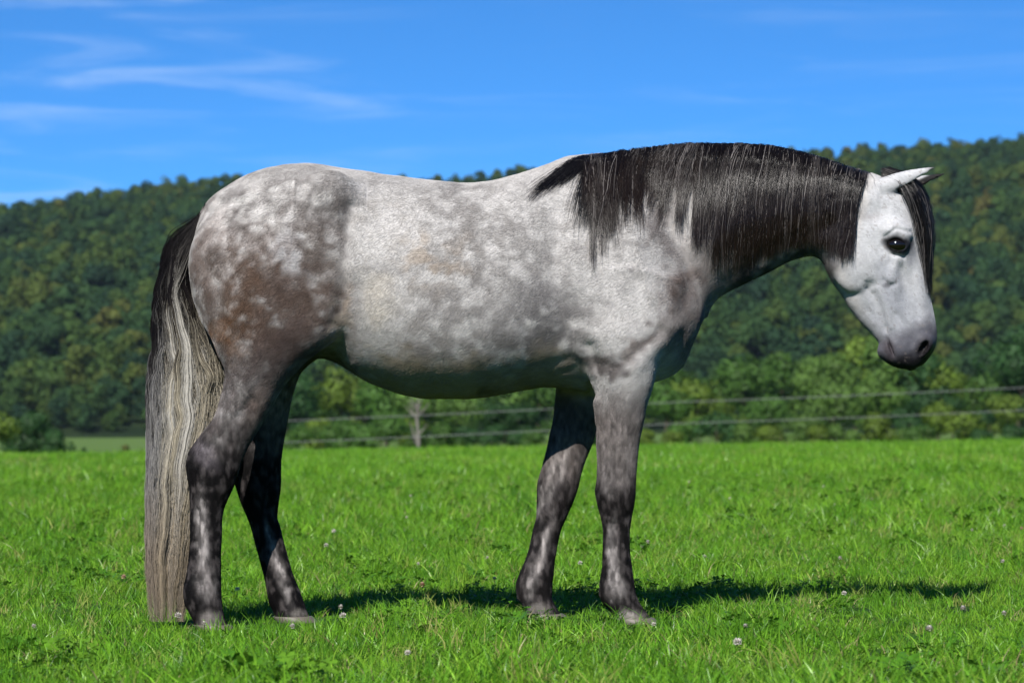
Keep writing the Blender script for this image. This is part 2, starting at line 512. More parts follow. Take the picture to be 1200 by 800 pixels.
def stack_x(px, top, bot, W, zc, pu, pl, k, y0=0.0):
    """sections along the body: rows of (px, top row, bottom row, half width, widest at, exponents)"""
    x0, x1 = X_(min(px)), X_(max(px))
    wmax = max(W)
    sl, x, y, z = sub(x0, x1, -wmax, wmax, Z_(max(bot)), Z_(min(top)))
    q = 600 + x[:, 0, 0] / S
    zt = Z_(spline(px, top, q)); zb = Z_(spline(px, bot, q)); w = spline(px, W, q); c = spline(px, zc, q)
    PU = spline(px, pu, q); PL = spline(px, pl, q)
    zc_ = zb + (zt - zb) * c
    f = lambda v: v[:, None, None].astype(np.float32)
    dz = z - f(zc_)
    up = dz > 0
    a = np.where(up, f(np.maximum(zt - zc_, 0.004)), f(np.maximum(zc_ - zb, 0.004)))
    p = np.where(up, f(PU), f(PL))
    d = sell(dz, a, y - y0, f(np.maximum(w, 0.004)), p)
    d = np.maximum(d, np.maximum(x0 - x, x - x1))
    merge(sl, d, k)

def stack_z(rows, k, p=2.1, kx=1.0):
    """leg: rows of (py, left px, right px, y centre, half width)"""
    r = np.array(rows, float)
    d_ = CAM_D + r[:, 3]
    zz = CAM_H + (HOR - r[:, 0]) * d_ / FPX
    xl, xr = (r[:, 1] - 600) * d_ / FPX, (r[:, 2] - 600) * d_ / FPX
    sl, x, y, z = sub(xl.min(), xr.max(), (r[:, 3] - r[:, 4]).min(), (r[:, 3] + r[:, 4]).max(), zz.min(), zz.max())
    q = z[0, 0, :]
    f = lambda v: v[None, None, :].astype(np.float32)
    L, R_, yc, b = [f(spline(zz, v, q)) for v in (xl, xr, r[:, 3], r[:, 4])]
    d = sell(x - (L + R_) / 2, np.maximum((R_ - L) / 2 * kx, 0.006), y - yc, np.maximum(b, 0.006), p)
    d = np.maximum(d, np.maximum(zz.min() - z, z - zz.max()))
    merge(sl, d, k)

# --- trunk
T = np.array([
    # px   top  bottom  half width  widest  upper / lower exponent
    (222, 309, 314, .010, .5, 2.0, 2.0), (225, 282, 338, .050, .5, 2.0, 2.0), (231, 261, 356, .085, .5, 2.0, 2.0),
    (240, 241, 378, .125, .5, 2.0, 2.0), (252, 228.5, 400, .160, .52, 2.0, 2.0), (264, 220, 415, .185, .52, 2.0, 2.0),
    (280, 210.5, 420, .210, .52, 2.0, 2.0), (300, 201.5, 424, .232, .54, 2.0, 2.0), (320, 196, 424, .247, .55, 2.05, 2.0),
    (340, 193, 422, .256, .55, 2.1, 2.0), (360, 192, 420, .262, .55, 2.1, 2.0), (378, 193.5, 420, .264, .54, 2.1, 2.0),
    (392, 196, 424, .265, .52, 2.1, 2.0), (410, 198.5, 434.5, .270, .50, 2.1, 2.0), (430, 201, 447, .277, .47, 2.1, 2.0),
    (450, 205, 455, .286, .45, 2.1, 2.05), (480, 208.5, 464, .297, .43, 2.1, 2.1), (510, 212, 467, .303, .42, 2.1, 2.1),
    (545, 215, 467, .304, .42, 2.05, 2.1), (570, 213, 465, .300, .42, 2.0, 2.1), (600, 206, 459.5, .288, .42, 1.95, 2.1),
    (620, 200, 456, .278, .42, 1.85, 2.1), (640, 193, 453.5, .266, .42, 1.75, 2.1), (670, 182.5, 456, .250, .42, 1.65, 2.1),
    (700, 180.5, 460, .238, .42, 1.65, 2.1), (730, 194, 458, .228, .44, 1.7, 2.1), (760, 230, 449, .214, .45, 1.8, 2.1),
    (785, 272, 441, .185, .46, 1.9, 2.1), (800, 300, 429, .155, .48, 2.0, 2.1), (812, 324, 402, .118, .5, 2.0, 2.1),
    (819, 345, 380, .070, .5, 2.0, 2.0), (825, 362, 366, .008, .5, 2.0, 2.0)])
stack_x(*T.T, 0.0)

# --- neck
N = np.array([
    (655, 240, 300, .020, .45, 1.7, 2.0), (685, 206, 370, .100, .42, 1.6, 2.0), (712, 190, 408, .142, .40, 1.6, 2.0), (735, 182.5, 410, .148, .40, 1.6, 2.0),
    (760, 178, 405, .146, .40, 1.6, 2.0), (800, 173.5, 390, .134, .42, 1.6, 2.0), (822, 172, 373, .124, .43, 1.6, 2.0),
    (835, 171.5, 355, .116, .44, 1.6, 2.0), (850, 171, 344, .108, .45, 1.6, 2.0), (870, 171, 334, .100, .46, 1.65, 2.0),
    (900, 173, 319.5, .091, .47, 1.7, 2.0), (930, 178.5, 304.5, .084, .48, 1.7, 2.0), (950, 183, 300, .080, .49, 1.7, 2.0),
    (975, 190, 299, .077, .50, 1.8, 2.0), (1000, 198, 292, .072, .5, 1.8, 2.0), (1020, 205, 275, .060, .5, 2.0, 2.0)])
stack_x(*N.T, 0.06)

# --- legs.  rows: photo row, rear / front edge, y centre, half width
near_hind = [(240, 270, 350, -.10, .05), (270, 240, 388, -.125, .105), (300, 226, 399, -.145, .125), (340, 229, 404, -.155, .128), (370, 238, 400, -.160, .122),
    (395, 248, 387, -.162, .112), (415, 255, 368, -.162, .102), (435, 261, 348, -.160, .090), (455, 261.5, 331, -.158, .077),
    (475, 256.5, 320, -.157, .066), (490, 250, 312, -.156, .058), (507, 238, 301, -.155, .051), (520, 228.5, 293, -.155, .047),
    (532, 221, 287, -.155, .046), (545, 219, 282.5, -.155, .045), (558, 220, 278, -.155, .043), (570, 221.5, 273.5, -.155, .041),
    (585, 222.5, 267, -.155, .037), (597, 223, 262.5, -.155, .034), (612, 223, 260, -.155, .0315), (632, 222.5, 259.5, -.155, .0305),
    (655, 221, 259, -.155, .031), (675, 218, 259, -.155, .035), (692, 215.5, 259, -.155, .039), (705, 216.5, 260, -.155, .038),
    (716, 221, 261.5, -.155, .035), (726, 226, 264, -.155, .038), (736, 229, 268, -.155, .044)]
stack_z(near_hind, 0.05)
off_hind = [(240, 290, 350, .10, .05), (270, 262, 392, .125, .105), (300, 250, 402, .145, .125), (340, 255, 405, .155, .128), (370, 262, 402, .160, .122),
    (395, 272, 392, .162, .112), (415, 279, 375, .162, .102), (440, 284, 350.5, .160, .090), (460, 283, 344, .158, .077),
    (475, 282, 340.5, .157, .066), (490, 279, 337.5, .156, .058), (510, 275, 334, .155, .051), (530, 271, 330.5, .155, .047),
    (545, 271, 329, .155, .045), (558, 273, 329, .155, .043), (570, 276.5, 328.5, .155, .041), (587, 281.5, 326.5, .155, .037), (605, 289, 325, .155, .033),
    (617, 294, 328.5, .155, .0315), (632, 298, 332, .155, .0305), (647, 302, 336, .155, .0305), (665, 307, 341, .155, .033),
    (680, 311, 346.5, .155, .038), (692, 313, 351.5, .155, .039), (705, 315.5, 356, .155, .036), (716, 320, 359.5, .155, .038), (726, 322, 364, .155, .044)]
stack_z(off_hind, 0.05)
near_fore = [(330, 668, 800, -.150, .060), (370, 676, 800, -.165, .078), (400, 684, 786, -.172, .080), (425, 688, 771, -.172, .077), (445, 690.5, 766, -.168, .073),
    (460, 693.5, 761.5, -.164, .068), (475, 696, 757, -.160, .063), (492, 697.5, 754, -.156, .058), (515, 699, 750, -.152, .052),
    (540, 700, 747, -.150, .046), (558, 699.5, 745.5, -.149, .044), (575, 698, 744.5, -.148, .044), (588, 700, 743.5, -.148, .042),
    (605, 704, 740.5, -.148, .036), (625, 706.5, 738, -.148, .0305), (645, 706.5, 738, -.148, .030), (662, 706, 740, -.148, .032),
    (680, 703.5, 742.5, -.148, .038), (694, 702.5, 744.5, -.148, .039), (705, 706, 749, -.148, .036), (714, 714, 755, -.148, .037), (722, 719, 761, -.148, .043), (728, 720, 764, -.148, .046)]
stack_z(near_fore, 0.045)
off_fore = [(330, 668, 800, .150, .060), (370, 668, 792, .165, .078), (400, 664, 768, .172, .080), (425, 658, 744, .172, .077), (445, 653, 730, .168, .073),
    (460, 651.5, 721, .164, .068), (475, 650, 713, .160, .063), (492, 648, 705, .156, .058), (512, 643.5, 697, .152, .052),
    (532, 639, 689, .150, .046), (552, 634, 682, .149, .044), (567, 630.5, 678, .148, .044), (582, 629.5, 673.5, .148, .042),
    (602, 629, 665.5, .148, .035), (622, 624.5, 657, .148, .0305), (642, 620, 652.5, .148, .030), (657, 615, 650, .148, .032),
    (672, 609, 648.5, .148, .036), (686, 605, 647, .148, .039), (698, 606, 647, .148, .036), (708, 612, 650, .148, .037), (717, 616, 655, .148, .043), (723, 617, 658, .148, .046)]
stack_z(off_fore, 0.045)

# --- muscles and bony points on both sides
for sy in (-1, 1):
    ellipsoid((X_(392), sy * .190, Z_(232)), (.055, .050, .060), .09)                 # point of the hip
    ellipsoid((X_(383), sy * .195, Z_(372)), (.055, .050, .095), .07, rot=-.5)        # stifle
    ellipsoid((X_(797), sy * .085, Z_(366)), (.048, .055, .080), .06, rot=.35)        # point of the shoulder, breast
    ellipsoid((X_(255), sy * .120, Z_(330)), (.06, .06, .16), .06, rot=.1)            # buttock

# --- head, in its own frame: s runs down the face, t towards the forehead
HP = np.array([1015.0, 215.0]); HU = np.array([55.0, 215.0]); HU /= np.linalg.norm(HU); HV = np.array([HU[1], -HU[0]])
SHEAR = 0.20                                                                        # the face is turned a little to the camera
def hst(p): d = np.asarray(p, float) - HP; return float(d @ HU), float(d @ HV)
fr = [(1004, 203), (1030, 206), (1056, 222), (1070, 242), (1077, 264), (1081, 290), (1085, 318), (1089.5, 345), (1094, 366), (1097, 382), (1098, 396), (1095.5, 408), (1088, 420), (1080, 428), (1072, 431.5)]
bk = [(962, 268), (958, 290), (966, 311), (974, 329), (985.5, 345), (997, 363), (1012, 382), (1023, 393), (1030, 403), (1031, 412), (1037, 423), (1046, 428.5), (1056, 431.5), (1065, 432.5)]
fr = np.array([hst(p) for p in fr]); bk = np.array([hst(p) for p in bk])
hw = np.array([(-14, .050), (10, .066), (35, .078), (60, .090), (85, .090), (110, .080), (135, .068), (160, .056), (182, .050), (200, .052), (212, .048), (222, .030), (226, .012)])
sl, x, y, z = sub(X_(950), X_(1105), -.12, .12, Z_(436), Z_(196), 0.05)
def head_local(x, y, z):
    pxx = 600 + (x - SHEAR * y) / S; pyy = HOR - (z - CAM_H) / S
    dx, dy = pxx - HP[0], pyy - HP[1]
    return dx * HU[0] + dy * HU[1], dx * HV[0] + dy * HV[1]
s_, t_ = head_local(x, y, z)
sq = np.clip(s_, -14, 226)
tf = spline(fr[:, 0], fr[:, 1], sq); tb = spline(bk[:, 0], bk[:, 1], sq); w = spline(hw[:, 0], hw[:, 1], sq)
tc_ = tb + (tf - tb) * 0.56
a_ = np.where(t_ > tc_, tf - tc_, tc_ - tb) * S
d = sell((t_ - tc_) * S, np.maximum(a_, .01), y, w, 2.35)
d = np.maximum(d, np.maximum(-14 - s_, s_ - 225) * S).astype(np.float32)
merge(sl, d, 0.035)
def hpt(px, py, y):
    """point of the face seen at this pixel when on the near side; mirrored for the far side"""
    q = P(px, py, -abs(y))
    return (q[0] + SHEAR * (y + abs(y)), y, q[2])
for sy in (-1, 1):
    ellipsoid(hpt(1002, 312, sy * .060), (.066, .028, .076), .030, shear=SHEAR)                     # jowl
    ellipsoid(hpt(1053, 272, sy * .078), (.040, .024, .026), .030, rot=-.2, shear=SHEAR)            # brow
    ellipsoid(hpt(1052, 287, sy * .080), (.034, .022, .027), .018, shear=SHEAR)                     # orbit
    ellipsoid(hpt(1046, 318, sy * .060), (.014, .020, .060), .025, rot=.35, shear=SHEAR)            # facial crest
    ellipsoid(hpt(1084, 404, sy * .040), (.024, .022, .034), .018, rot=-.35, shear=SHEAR)           # nostril wing
    ellipsoid(hpt(1050, 412, sy * .030), (.040, .022, .034), .02, shear=SHEAR)                      # upper lip
    ellipsoid(hpt(1076, 345, sy * .020), (.016, .024, .11), .025, rot=.13, shear=SHEAR)             # nasal bone
    # hollows
    ellipsoid(hpt(1030, 248, sy * .098), (.026, .020, .022), .03, sub_=True, shear=SHEAR)           # temple
    ellipsoid(hpt(1027, 352, sy * .083), (.012, .016, .060), .02, rot=.45, sub_=True, shear=SHEAR)  # groove before the cheek
    ellipsoid(hpt(1063, 340, sy * .076), (.012, .018, .070), .025, rot=.2, sub_=True, shear=SHEAR)  # side of the nose
    ellipsoid(hpt(1022, 372, sy * .068), (.007, .014, .045), .012, rot=.62, sub_=True, shear=SHEAR)
    ellipsoid(hpt(1081.5, 408.5, sy * .064), (.012, .028, .029), .006, rot=-.55, sub_=True, shear=SHEAR)   # nostril
    ellipsoid(hpt(1042.5, 405, sy * .056), (.0042, .024, .034), .008, rot=.36, sub_=True, shear=SHEAR)  # mouth corner
    ellipsoid(hpt(1051, 286.5, sy * .110), (.034, .027, .0185), .005, rot=-.28, sub_=True, shear=SHEAR)  # eye opening
ellipsoid((X_(1064), 0, Z_(413)), (.052, .040, .046), .02, shear=SHEAR)                              # lips
ellipsoid(hpt(1037, 412, 0), (.022, .036, .024), .012, shear=SHEAR)                                  # chin
# --- ears
def ear(base, tip, y0, y1, r0):
    b = np.array(hpt(base[0], base[1], y0)); t = np.array(hpt(tip[0], tip[1], y1))
    ax = t - b; L = np.linalg.norm(ax); ax /= L
    sl, x, y, z = sub(min(b[0], t[0]), max(b[0], t[0]), min(b[1], t[1]), max(b[1], t[1]), min(b[2], t[2]), max(b[2], t[2]), .06)
    dx, dy, dz = x - b[0], y - b[1], z - b[2]
    s = dx * ax[0] + dy * ax[1] + dz * ax[2]
    q = np.clip(s / L, 0, 1)
    ox, oy, oz = dx - s * ax[0], dy - s * ax[1], dz - s * ax[2]
    up = np.array([-ax[2], 0, ax[0]]); up /= np.linalg.norm(up)
    v = ox * up[0] + oz * up[2]
    rr = r0 * spline([0, .15, .35, .6, .85, 1], [.95, .92, .80, .56, .28, .06], q)
    rr = rr.astype(np.float32)
    d = np.sqrt(v * v + (oy * 1.25) ** 2) - rr
    d = np.maximum(d, np.maximum(-s - .03, s - L))
    inner = np.sqrt((v + rr * .98) ** 2 + (oy * 1.25) ** 2) - rr * .74                       # the open cup, facing down and forward
    inner = np.maximum(inner, .018 - s)
    h = np.maximum(d, -inner)
    merge(sl, h.astype(np.float32), .012)
ear((1041, 217), (1097, 196), -.046, -.054, .031)
ear((1049, 220), (1105, 201), .046, .050, .031)

# --- relief seen from the side, on both flanks: (polyline, width px, depth m) grooves and swellings
PXg, PYg = np.meshgrid(600 + GX / S, HOR - (GZ - CAM_H) / S, indexing='ij')
def line_dist(pts):
    best = np.full(PXg.shape, 1e9)
    for (x0, y0), (x1, y1) in zip(pts[:-1], pts[1:]):
        vx, vy = x1 - x0, y1 - y0
        t = np.clip(((PXg - x0) * vx + (PYg - y0) * vy) / (vx * vx + vy * vy), 0, 1)
        best = np.minimum(best, (PXg - x0 - t * vx) ** 2 + (PYg - y0 - t * vy) ** 2)
    return np.sqrt(best)
REL = np.zeros(PXg.shape)
for pts, wd, amp in [
    ([(416, 250), (412, 290), (411, 330), (406, 356), (396, 380)], 9, -.010),     # thigh against flank
    ([(424, 345), (412, 385), (400, 415)], 16, -.012),                            # hollow of the flank
    ([(240, 300), (262, 340), (275, 400), (270, 440)], 9, -.006),                 # hamstring line
    ([(330, 300), (322, 350), (310, 410), (300, 450)], 14, .006),
    ([(690, 408), (700, 440), (696, 462)], 7, -.012),                             # behind the elbow
    ([(700, 428), (716, 432), (735, 424), (752, 408), (770, 390)], 7, -.0055),                 # arm against shoulder
    ([(742, 432), (758, 415), (772, 405)], 9, .006), ([(648, 426), (668, 420), (684, 430)], 5, -.0025), ([(655, 436), (674, 432), (690, 446)], 5, -.0025), ([(640, 418), (664, 410), (682, 416)], 8, .003),
    ([(790, 270), (806, 310), (806, 340), (790, 372)], 9, -.007),                 # neck against shoulder
    ([(762, 215), (778, 250), (790, 275)], 10, -.004),
    ([(655, 250), (650, 320), (662, 380), (650, 420)], 14, -.007),                # behind the shoulder blade
    ([(735, 240), (745, 300), (760, 350)], 8, .005),                              # spine of the blade
    ([(850, 330), (890, 300), (940, 270), (975, 262)], 8, -.005),                 # jugular groove
    ([(300, 470), (272, 505), (252, 525)], 5, -.006),                             # gaskin tendon
    ([(262, 462), (240, 505), (226, 524)], 5, .004),
    ([(238, 596), (238, 676)], 3.5, -.007), ([(249, 600), (249, 670)], 4, .003), ([(718, 612), (718, 680)], 3.5, -.007), ([(729, 612), (730, 670)], 4, .003),
    ([(700, 500), (722, 545)], 6, -.003), ([(733, 470), (728, 540)], 7, .003),
    ([(665, 520), (655, 560), (640, 590)], 5, -.005), ([(640, 612), (627, 670)], 3.5, -.007), ([(312, 618), (330, 676)], 3.5, -.007),
    ([(1014, 340), (1024, 362), (1036, 388)], 3.2, -.0045), ([(1021, 345), (1031, 366), (1037, 384)], 2.8, -.004), ([(1026, 340), (1036, 362), (1042, 384)], 4, .004), ([(1033, 330), (1040, 336), (1046, 334)], 2.8, -.003), ([(1000, 346), (1010, 342), (1018, 334)], 5, -.0025), ([(1049, 370), (1060, 385), (1066, 402)], 5, -.004),
    ([(1050, 302), (1043, 320), (1039, 330)], 5, .004), ([(1064, 302), (1067, 330), (1075, 372)], 6, -.005), ([(1033, 280), (1045, 270.5), (1062, 274)], 2.2, -.004), ([(1035, 272), (1048, 264), (1062, 268)], 4, .003),
    ([(1034, 285), (1040, 299), (1056, 303)], 2.2, -.005),
    ([(470, 250), (460, 330), (470, 400)], 30, -.002), ([(520, 250), (505, 340), (520, 410)], 12, .0015), ([(560, 250), (545, 340), (560, 415)], 12, .0015),
    ([(600, 250), (590, 340), (605, 410)], 12, .0015)]:
    REL += amp * np.exp(-(line_dist(pts) / wd) ** 2)
for cx_, cy_, rx_, ry_, rot_, amp in [(735, 320, 40, 80, 20, .016), (700, 398, 36, 24, -15, .016), (745, 448, 26, 34, 0, .006), (330, 300, 60, 60, 0, .006), (285, 350, 26, 60, 5, .006),
                                      (520, 360, 110, 70, 0, .004), (640, 300, 30, 70, 10, -.006), (430, 300, 22, 70, 0, -.006), (862, 250, 60, 40, -15, .005), (720, 578, 22, 15, 0, .004), (650, 572, 20, 16, 10, .004), (250, 548, 26, 18, 0, .004),
                                      (237, 690, 20, 14, 0, .003), (722, 688, 18, 14, 0, .003), (626, 686, 18, 14, 0, .003)]:
    a_r = math.radians(rot_)
    u_ = (PXg - cx_) * math.cos(a_r) + (PYg - cy_) * math.sin(a_r); v_ = -(PXg - cx_) * math.sin(a_r) + (PYg - cy_) * math.cos(a_r)
    REL += amp * np.exp(-(u_ / rx_) ** 2 - (v_ / ry_) ** 2)
REL += .0022 * (fbm(PXg / 26, PYg / 26, 3.3, 3) - .5) * 2
F -= REL[:, None, :].astype(np.float32) * (np.abs(GY) > .012)[None, :, None]

# --- surface of the field
def surface_nets(F, gx, gy, gz):
    inside = F < 0
    nx, ny, nz = F.shape
    acc = {}
    cnt = np.zeros((nx - 1, ny - 1, nz - 1), np.int8)
    pos = np.zeros((nx - 1, ny - 1, nz - 1, 3), np.float32)
    g = (gx, gy, gz)
    for ax in range(3):
        sl0 = [slice(None)] * 3; sl1 = [slice(None)] * 3
        sl0[ax] = slice(0, -1); sl1[ax] = slice(1, None)
        i = np.argwhere(inside[tuple(sl0)] != inside[tuple(sl1)])
        j = i.copy(); j[:, ax] += 1
        f0 = F[i[:, 0], i[:, 1], i[:, 2]]; f1 = F[j[:, 0], j[:, 1], j[:, 2]]
        t = f0 / (f0 - f1)
        p = np.stack([g[k][i[:, k]] for k in range(3)], 1)
        p[:, ax] = g[ax][i[:, ax]] * (1 - t) + g[ax][j[:, ax]] * t
        o1, o2 = [k for k in range(3) if k != ax]
        for a in (0, 1):
            for b in (0, 1):
                c = i.copy(); c[:, o1] -= a; c[:, o2] -= b
                np.add.at(cnt, (c[:, 0], c[:, 1], c[:, 2]), 1)
                np.add.at(pos, (c[:, 0], c[:, 1], c[:, 2]), p)
        acc[ax] = (i, f0 < 0)
    used = cnt > 0
    idx = np.full(cnt.shape, -1, np.int64); idx[used] = np.arange(used.sum())
    V = pos[used] / cnt[used][:, None]
    Q = []
    for ax in range(3):
        i, ins = acc[ax]
        o1, o2 = (ax + 1) % 3, (ax + 2) % 3
        def cell(a, b):
            c = i.copy(); c[:, o1] -= a; c[:, o2] -= b
            return idx[c[:, 0], c[:, 1], c[:, 2]]
        q = np.stack([cell(1, 1), cell(0, 1), cell(0, 0), cell(1, 0)], 1)
        q[~ins] = q[~ins][:, ::-1]
        Q.append(q)
    return V, np.concatenate(Q)

BV, BQ = surface_nets(F, GX, GY, GZ)
# near-side skin: for hair that lies on it
near = F < 0
has = near.any(axis=1)
YS = np.where(has, GY[np.argmax(near, axis=1)], np.nan)       # y of the skin towards the camera for (x, z)
del near
# keep only the largest island, relax the surface a little
def relax(V, Q, n, lam=.5):
    e = np.concatenate([Q[:, [0, 1]], Q[:, [1, 2]], Q[:, [2, 3]], Q[:, [3, 0]]])
    e = np.concatenate([e, e[:, ::-1]])
    deg = np.bincount(e[:, 0], minlength=len(V))[:, None]
    for it in range(n):
        for l in (lam, -lam * 1.04):
            m = np.stack([np.bincount(e[:, 0], V[e[:, 1], c], minlength=len(V)) for c in range(3)], 1) / np.maximum(deg, 1)
            V = V + l * (m - V)
    return V
BV = relax(BV.astype(float), BQ, 3)
print('horse body', len(BV), 'verts')
# ------------------------------------------------------------------ coat colours (dapple grey), on the skin, with painted bounce light on the belly
def blob(px, py, cx, cy, rx, ry, rot=0.0, soft=1.0):
    a = math.radians(rot)
    dx, dy = px - cx, py - cy
    u, v = dx * math.cos(a) + dy * math.sin(a), -dx * math.sin(a) + dy * math.cos(a)
    r = np.sqrt((u / rx) ** 2 + (v / ry) ** 2)
    return 1 - smooth01(1 - .75 * soft, 1 + .45 * soft, r)

def coat(pos):
    x, y, z = pos[:, 0], pos[:, 1], pos[:, 2]
    px, py = to_px(x, y, z)
    # warp, so that no patch has a clean outline
    qx = px + 26 * (fbm(x * 9, y * 9, z * 9, 3, 11) - .5) * 2 + 9 * (vnoise(x * 45, y * 45, z * 45, 12) - .5) * 2
    qy = py + 26 * (fbm(x * 9, y * 9, z * 9, 3, 21) - .5) * 2 + 9 * (vnoise(x * 45, y * 45, z * 45, 22) - .5) * 2
    hx = px + 5 * (fbm(x * 26, y * 26, z * 26, 3, 13) - .5) * 2
    hy = py + 5 * (fbm(x * 26, y * 26, z * 26, 3, 23) - .5) * 2
    n = len(x)
    c = np.tile(sc2lin((205, 202, 200)), (n, 1))
    def lay(m, rgb):
        nonlocal c
        c = c + np.clip(m, 0, 1)[:, None] * (sc2lin(rgb) - c)
    mott = fbm(x * 30, y * 30, z * 30, 4, 31)                 # centimetre mottle
    fine = fbm(x * 90, y * 90, z * 90, 3, 41)
    big = fbm(x * 7, y * 7, z * 7, 3, 51)
    wob = .22 * (np.stack([vnoise(x * 22, y * 22, z * 22, s) for s in (61, 62, 63)], 1) - .5)
    dap = worley(x * 17 + wob[:, 0] * 4, y * 17 + wob[:, 1] * 4, z * 17 + wob[:, 2] * 4, 71)     # about 5 cm rosettes
    dap2 = worley(x * 33 + 3 + wob[:, 0] * 5, y * 33 + wob[:, 1] * 5, z * 33 + wob[:, 2] * 5, 72)
    rose = smooth01(.12, .80, dap + .8 * (mott - .5))        # 0 in a pale spot, 1 in the dark net
    rose2 = smooth01(.12, .78, dap2 + .7 * (fine - .5))
    net = .6 * rose + .4 * rose2
    big2 = fbm(x * 5.5, y * 5.5, z * 5.5, 4, 55)
    lay(.50 * smooth01(.44, .66, big2) * smooth01(.25, .7, mott * .6 + net * .4) * (px < 840), (140, 136, 134))
    # barrel
    lay(.55 * blob(qx, qy, 585, 345, 130, 95) * smooth01(.25, .75, mott * .7 + net * .3), (132, 128, 126))
    lay(.70 * blob(qx, qy, 640, 378, 46, 60, 25, 1.2) * smooth01(.15, .7, mott * .75 + net * .25), (116, 113, 114))
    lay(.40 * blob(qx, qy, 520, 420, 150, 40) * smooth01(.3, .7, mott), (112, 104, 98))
    lay(.30 * blob(qx, qy, 505, 300, 40, 32) * smooth01(.4, .65, mott), (206, 184, 158))
    lay(.35 * blob(qx, qy, 470, 345, 42, 60) * smooth01(.4, .7, big), (214, 202, 180))
    lay(.35 * blob(qx, qy, 600, 265, 150, 60) * smooth01(.42, .72, mott * .6 + net * .4), (140, 136, 133))
    lay(.40 * blob(qx, qy, 450, 300, 45, 110) * smooth01(.5, .8, mott), (158, 153, 148))
    lay(.5 * blob(qx, qy, 700, 300, 80, 90) * smooth01(.52, .8, mott), (150, 146, 146))
    # hindquarters: dark net with pale rosettes, browner below
    hq = blob(qx, qy, 312, 325, 108, 138, 0, .85)
    lay(.80 * hq * net * smooth01(.15, .6, big + .35 * net), (90, 82, 79))
    lay(.85 * blob(qx, qy, 318, 355, 92, 85) * (.35 + .65 * smooth01(.0, .5, net)), (108, 92, 84))
    lay(.80 * blob(qx, qy, 285, 355, 38, 60) * (.45 + .55 * net), (112, 92, 78))
    lay(.6 * blob(qx, qy, 268, 398, 16, 38, -12) * (.5 + .5 * mott), (150, 116, 90))
    lay(.50 * blob(qx, qy, 386, 245, 24, 50, -8, 1.2) * (.25 + .75 * net), (82, 74, 72))
    lay(.60 * blob(qx, qy, 376, 325, 26, 70, 10, 1.2) * (.3 + .7 * net), (104, 90, 82))
    lay(.80 * blob(qx, qy, 345, 415, 60, 38, -20) * (.7 + .3 * net), (102, 88, 84))
    lay(.60 * blob(qx, qy, 240, 300, 18, 55, 8) * (.4 + .6 * net), (120, 105, 98))
    lay(.50 * blob(qx, qy, 300, 240, 60, 40) * (1 - rose), (222, 219, 216))
    lay(.75 * blob(qx, qy, 340, 300, 22, 30) * (1 - .7 * rose), (200, 198, 199))
    lay(.55 * blob(qx, qy, 252, 280, 26, 40) * (1 - rose), (208, 200, 196))
    lay(.35 * blob(qx, qy, 398, 370, 9, 42, 12), (184, 168, 148))
    lay(.35 * hq * (1 - rose2) * smooth01(.5, .8, big), (206, 200, 198))
    lay(.65 * smooth01(405, 440, qy) * smooth01(395, 430, px) * (1 - smooth01(660, 700, px)), (158, 144, 118))          # belly: warm bounce from the grass put into the coat colour
    # shoulder, breast, neck
    lay(.85 * blob(qx, qy, 800, 335, 28, 56, 12, 1.2) * (.4 + .6 * net), (104, 88, 82))
    lay(.55 * blob(qx, qy, 800, 385, 34, 60, 14, 1.2) * (.5 + .5 * mott), (118, 108, 104))
    lay(.50 * blob(qx, qy, 835, 310, 40, 50, 20, 1.2) * (.4 + .6 * mott), (122, 114, 112))
    lay(.70 * blob(qx, qy, 775, 275, 22, 34) * (.3 + .7 * net), (118, 110, 108))
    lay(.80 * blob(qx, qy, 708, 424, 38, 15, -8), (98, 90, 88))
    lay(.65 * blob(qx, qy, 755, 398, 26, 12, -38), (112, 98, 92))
    lay(.60 * blob(qx, qy, 812, 395, 18, 42, 16) * (.4 + .6 * mott), (112, 100, 96))
    nk = smooth01(815, 880, qx) * (1 - smooth01(985, 1010, hx + .3 * (py - 260)))
    lay(.86 * nk * (.72 + .28 * smooth01(.3, .6, mott)), (44, 39, 38))
    lay(.50 * nk * blob(qx, qy, 915, 290, 24, 12, -24), (196, 190, 186))
    lay(.7 * smooth01(700, 760, px) * (1 - smooth01(985, 1010, px)) * smooth01(240, 205, qy), (92, 86, 86))
    lay(.55 * blob(qx, qy, 850, 330, 24, 34, 30) * (.4 + .6 * mott), (92, 84, 80))
    # legs
    hind = (px < 420) & (py > 400)
    fore = (px > 560) & (px < 800) & (py > 425)
    lg = np.where(hind, smooth01(462, 545, qy), 0)
    lay(.80 * np.where(hind, smooth01(395, 455, qy), 0) * (.55 + .45 * net), (98, 88, 87))
    lay(.97 * lg, (25, 22, 24))
    lay(np.where(hind & (y < 0), .75 * blob(hx, hy, 306, 468, 14, 34, 28), 0), (132, 118, 112))
    lay(np.where(hind & (y < 0), .70 * blob(hx, hy, 240, 530, 12, 26, -28), 0), (122, 116, 120))
    lay(np.where(fore, .75 * smooth01(430, 500, qy + .4 * (mott - .5) * 60), 0), (98, 88, 85))
    lay(np.where(fore, .93 * smooth01(525, 592, qy), 0), (27, 24, 26))
    lay(np.where(fore & (y > 0), .6 * smooth01(452, 475, qy), 0), (110, 104, 104))
    lay(np.where(fore & (y > 0), .75 * smooth01(545, 590, qy), 0), (25, 22, 24))
    streak = np.where(py > 560, 1, 0) * 1.0
    sn = smooth01(.42, .58, fbm(x * 70, y * 70, z * 26, 3, 81))
    NL, OL = y < 0, y > 0
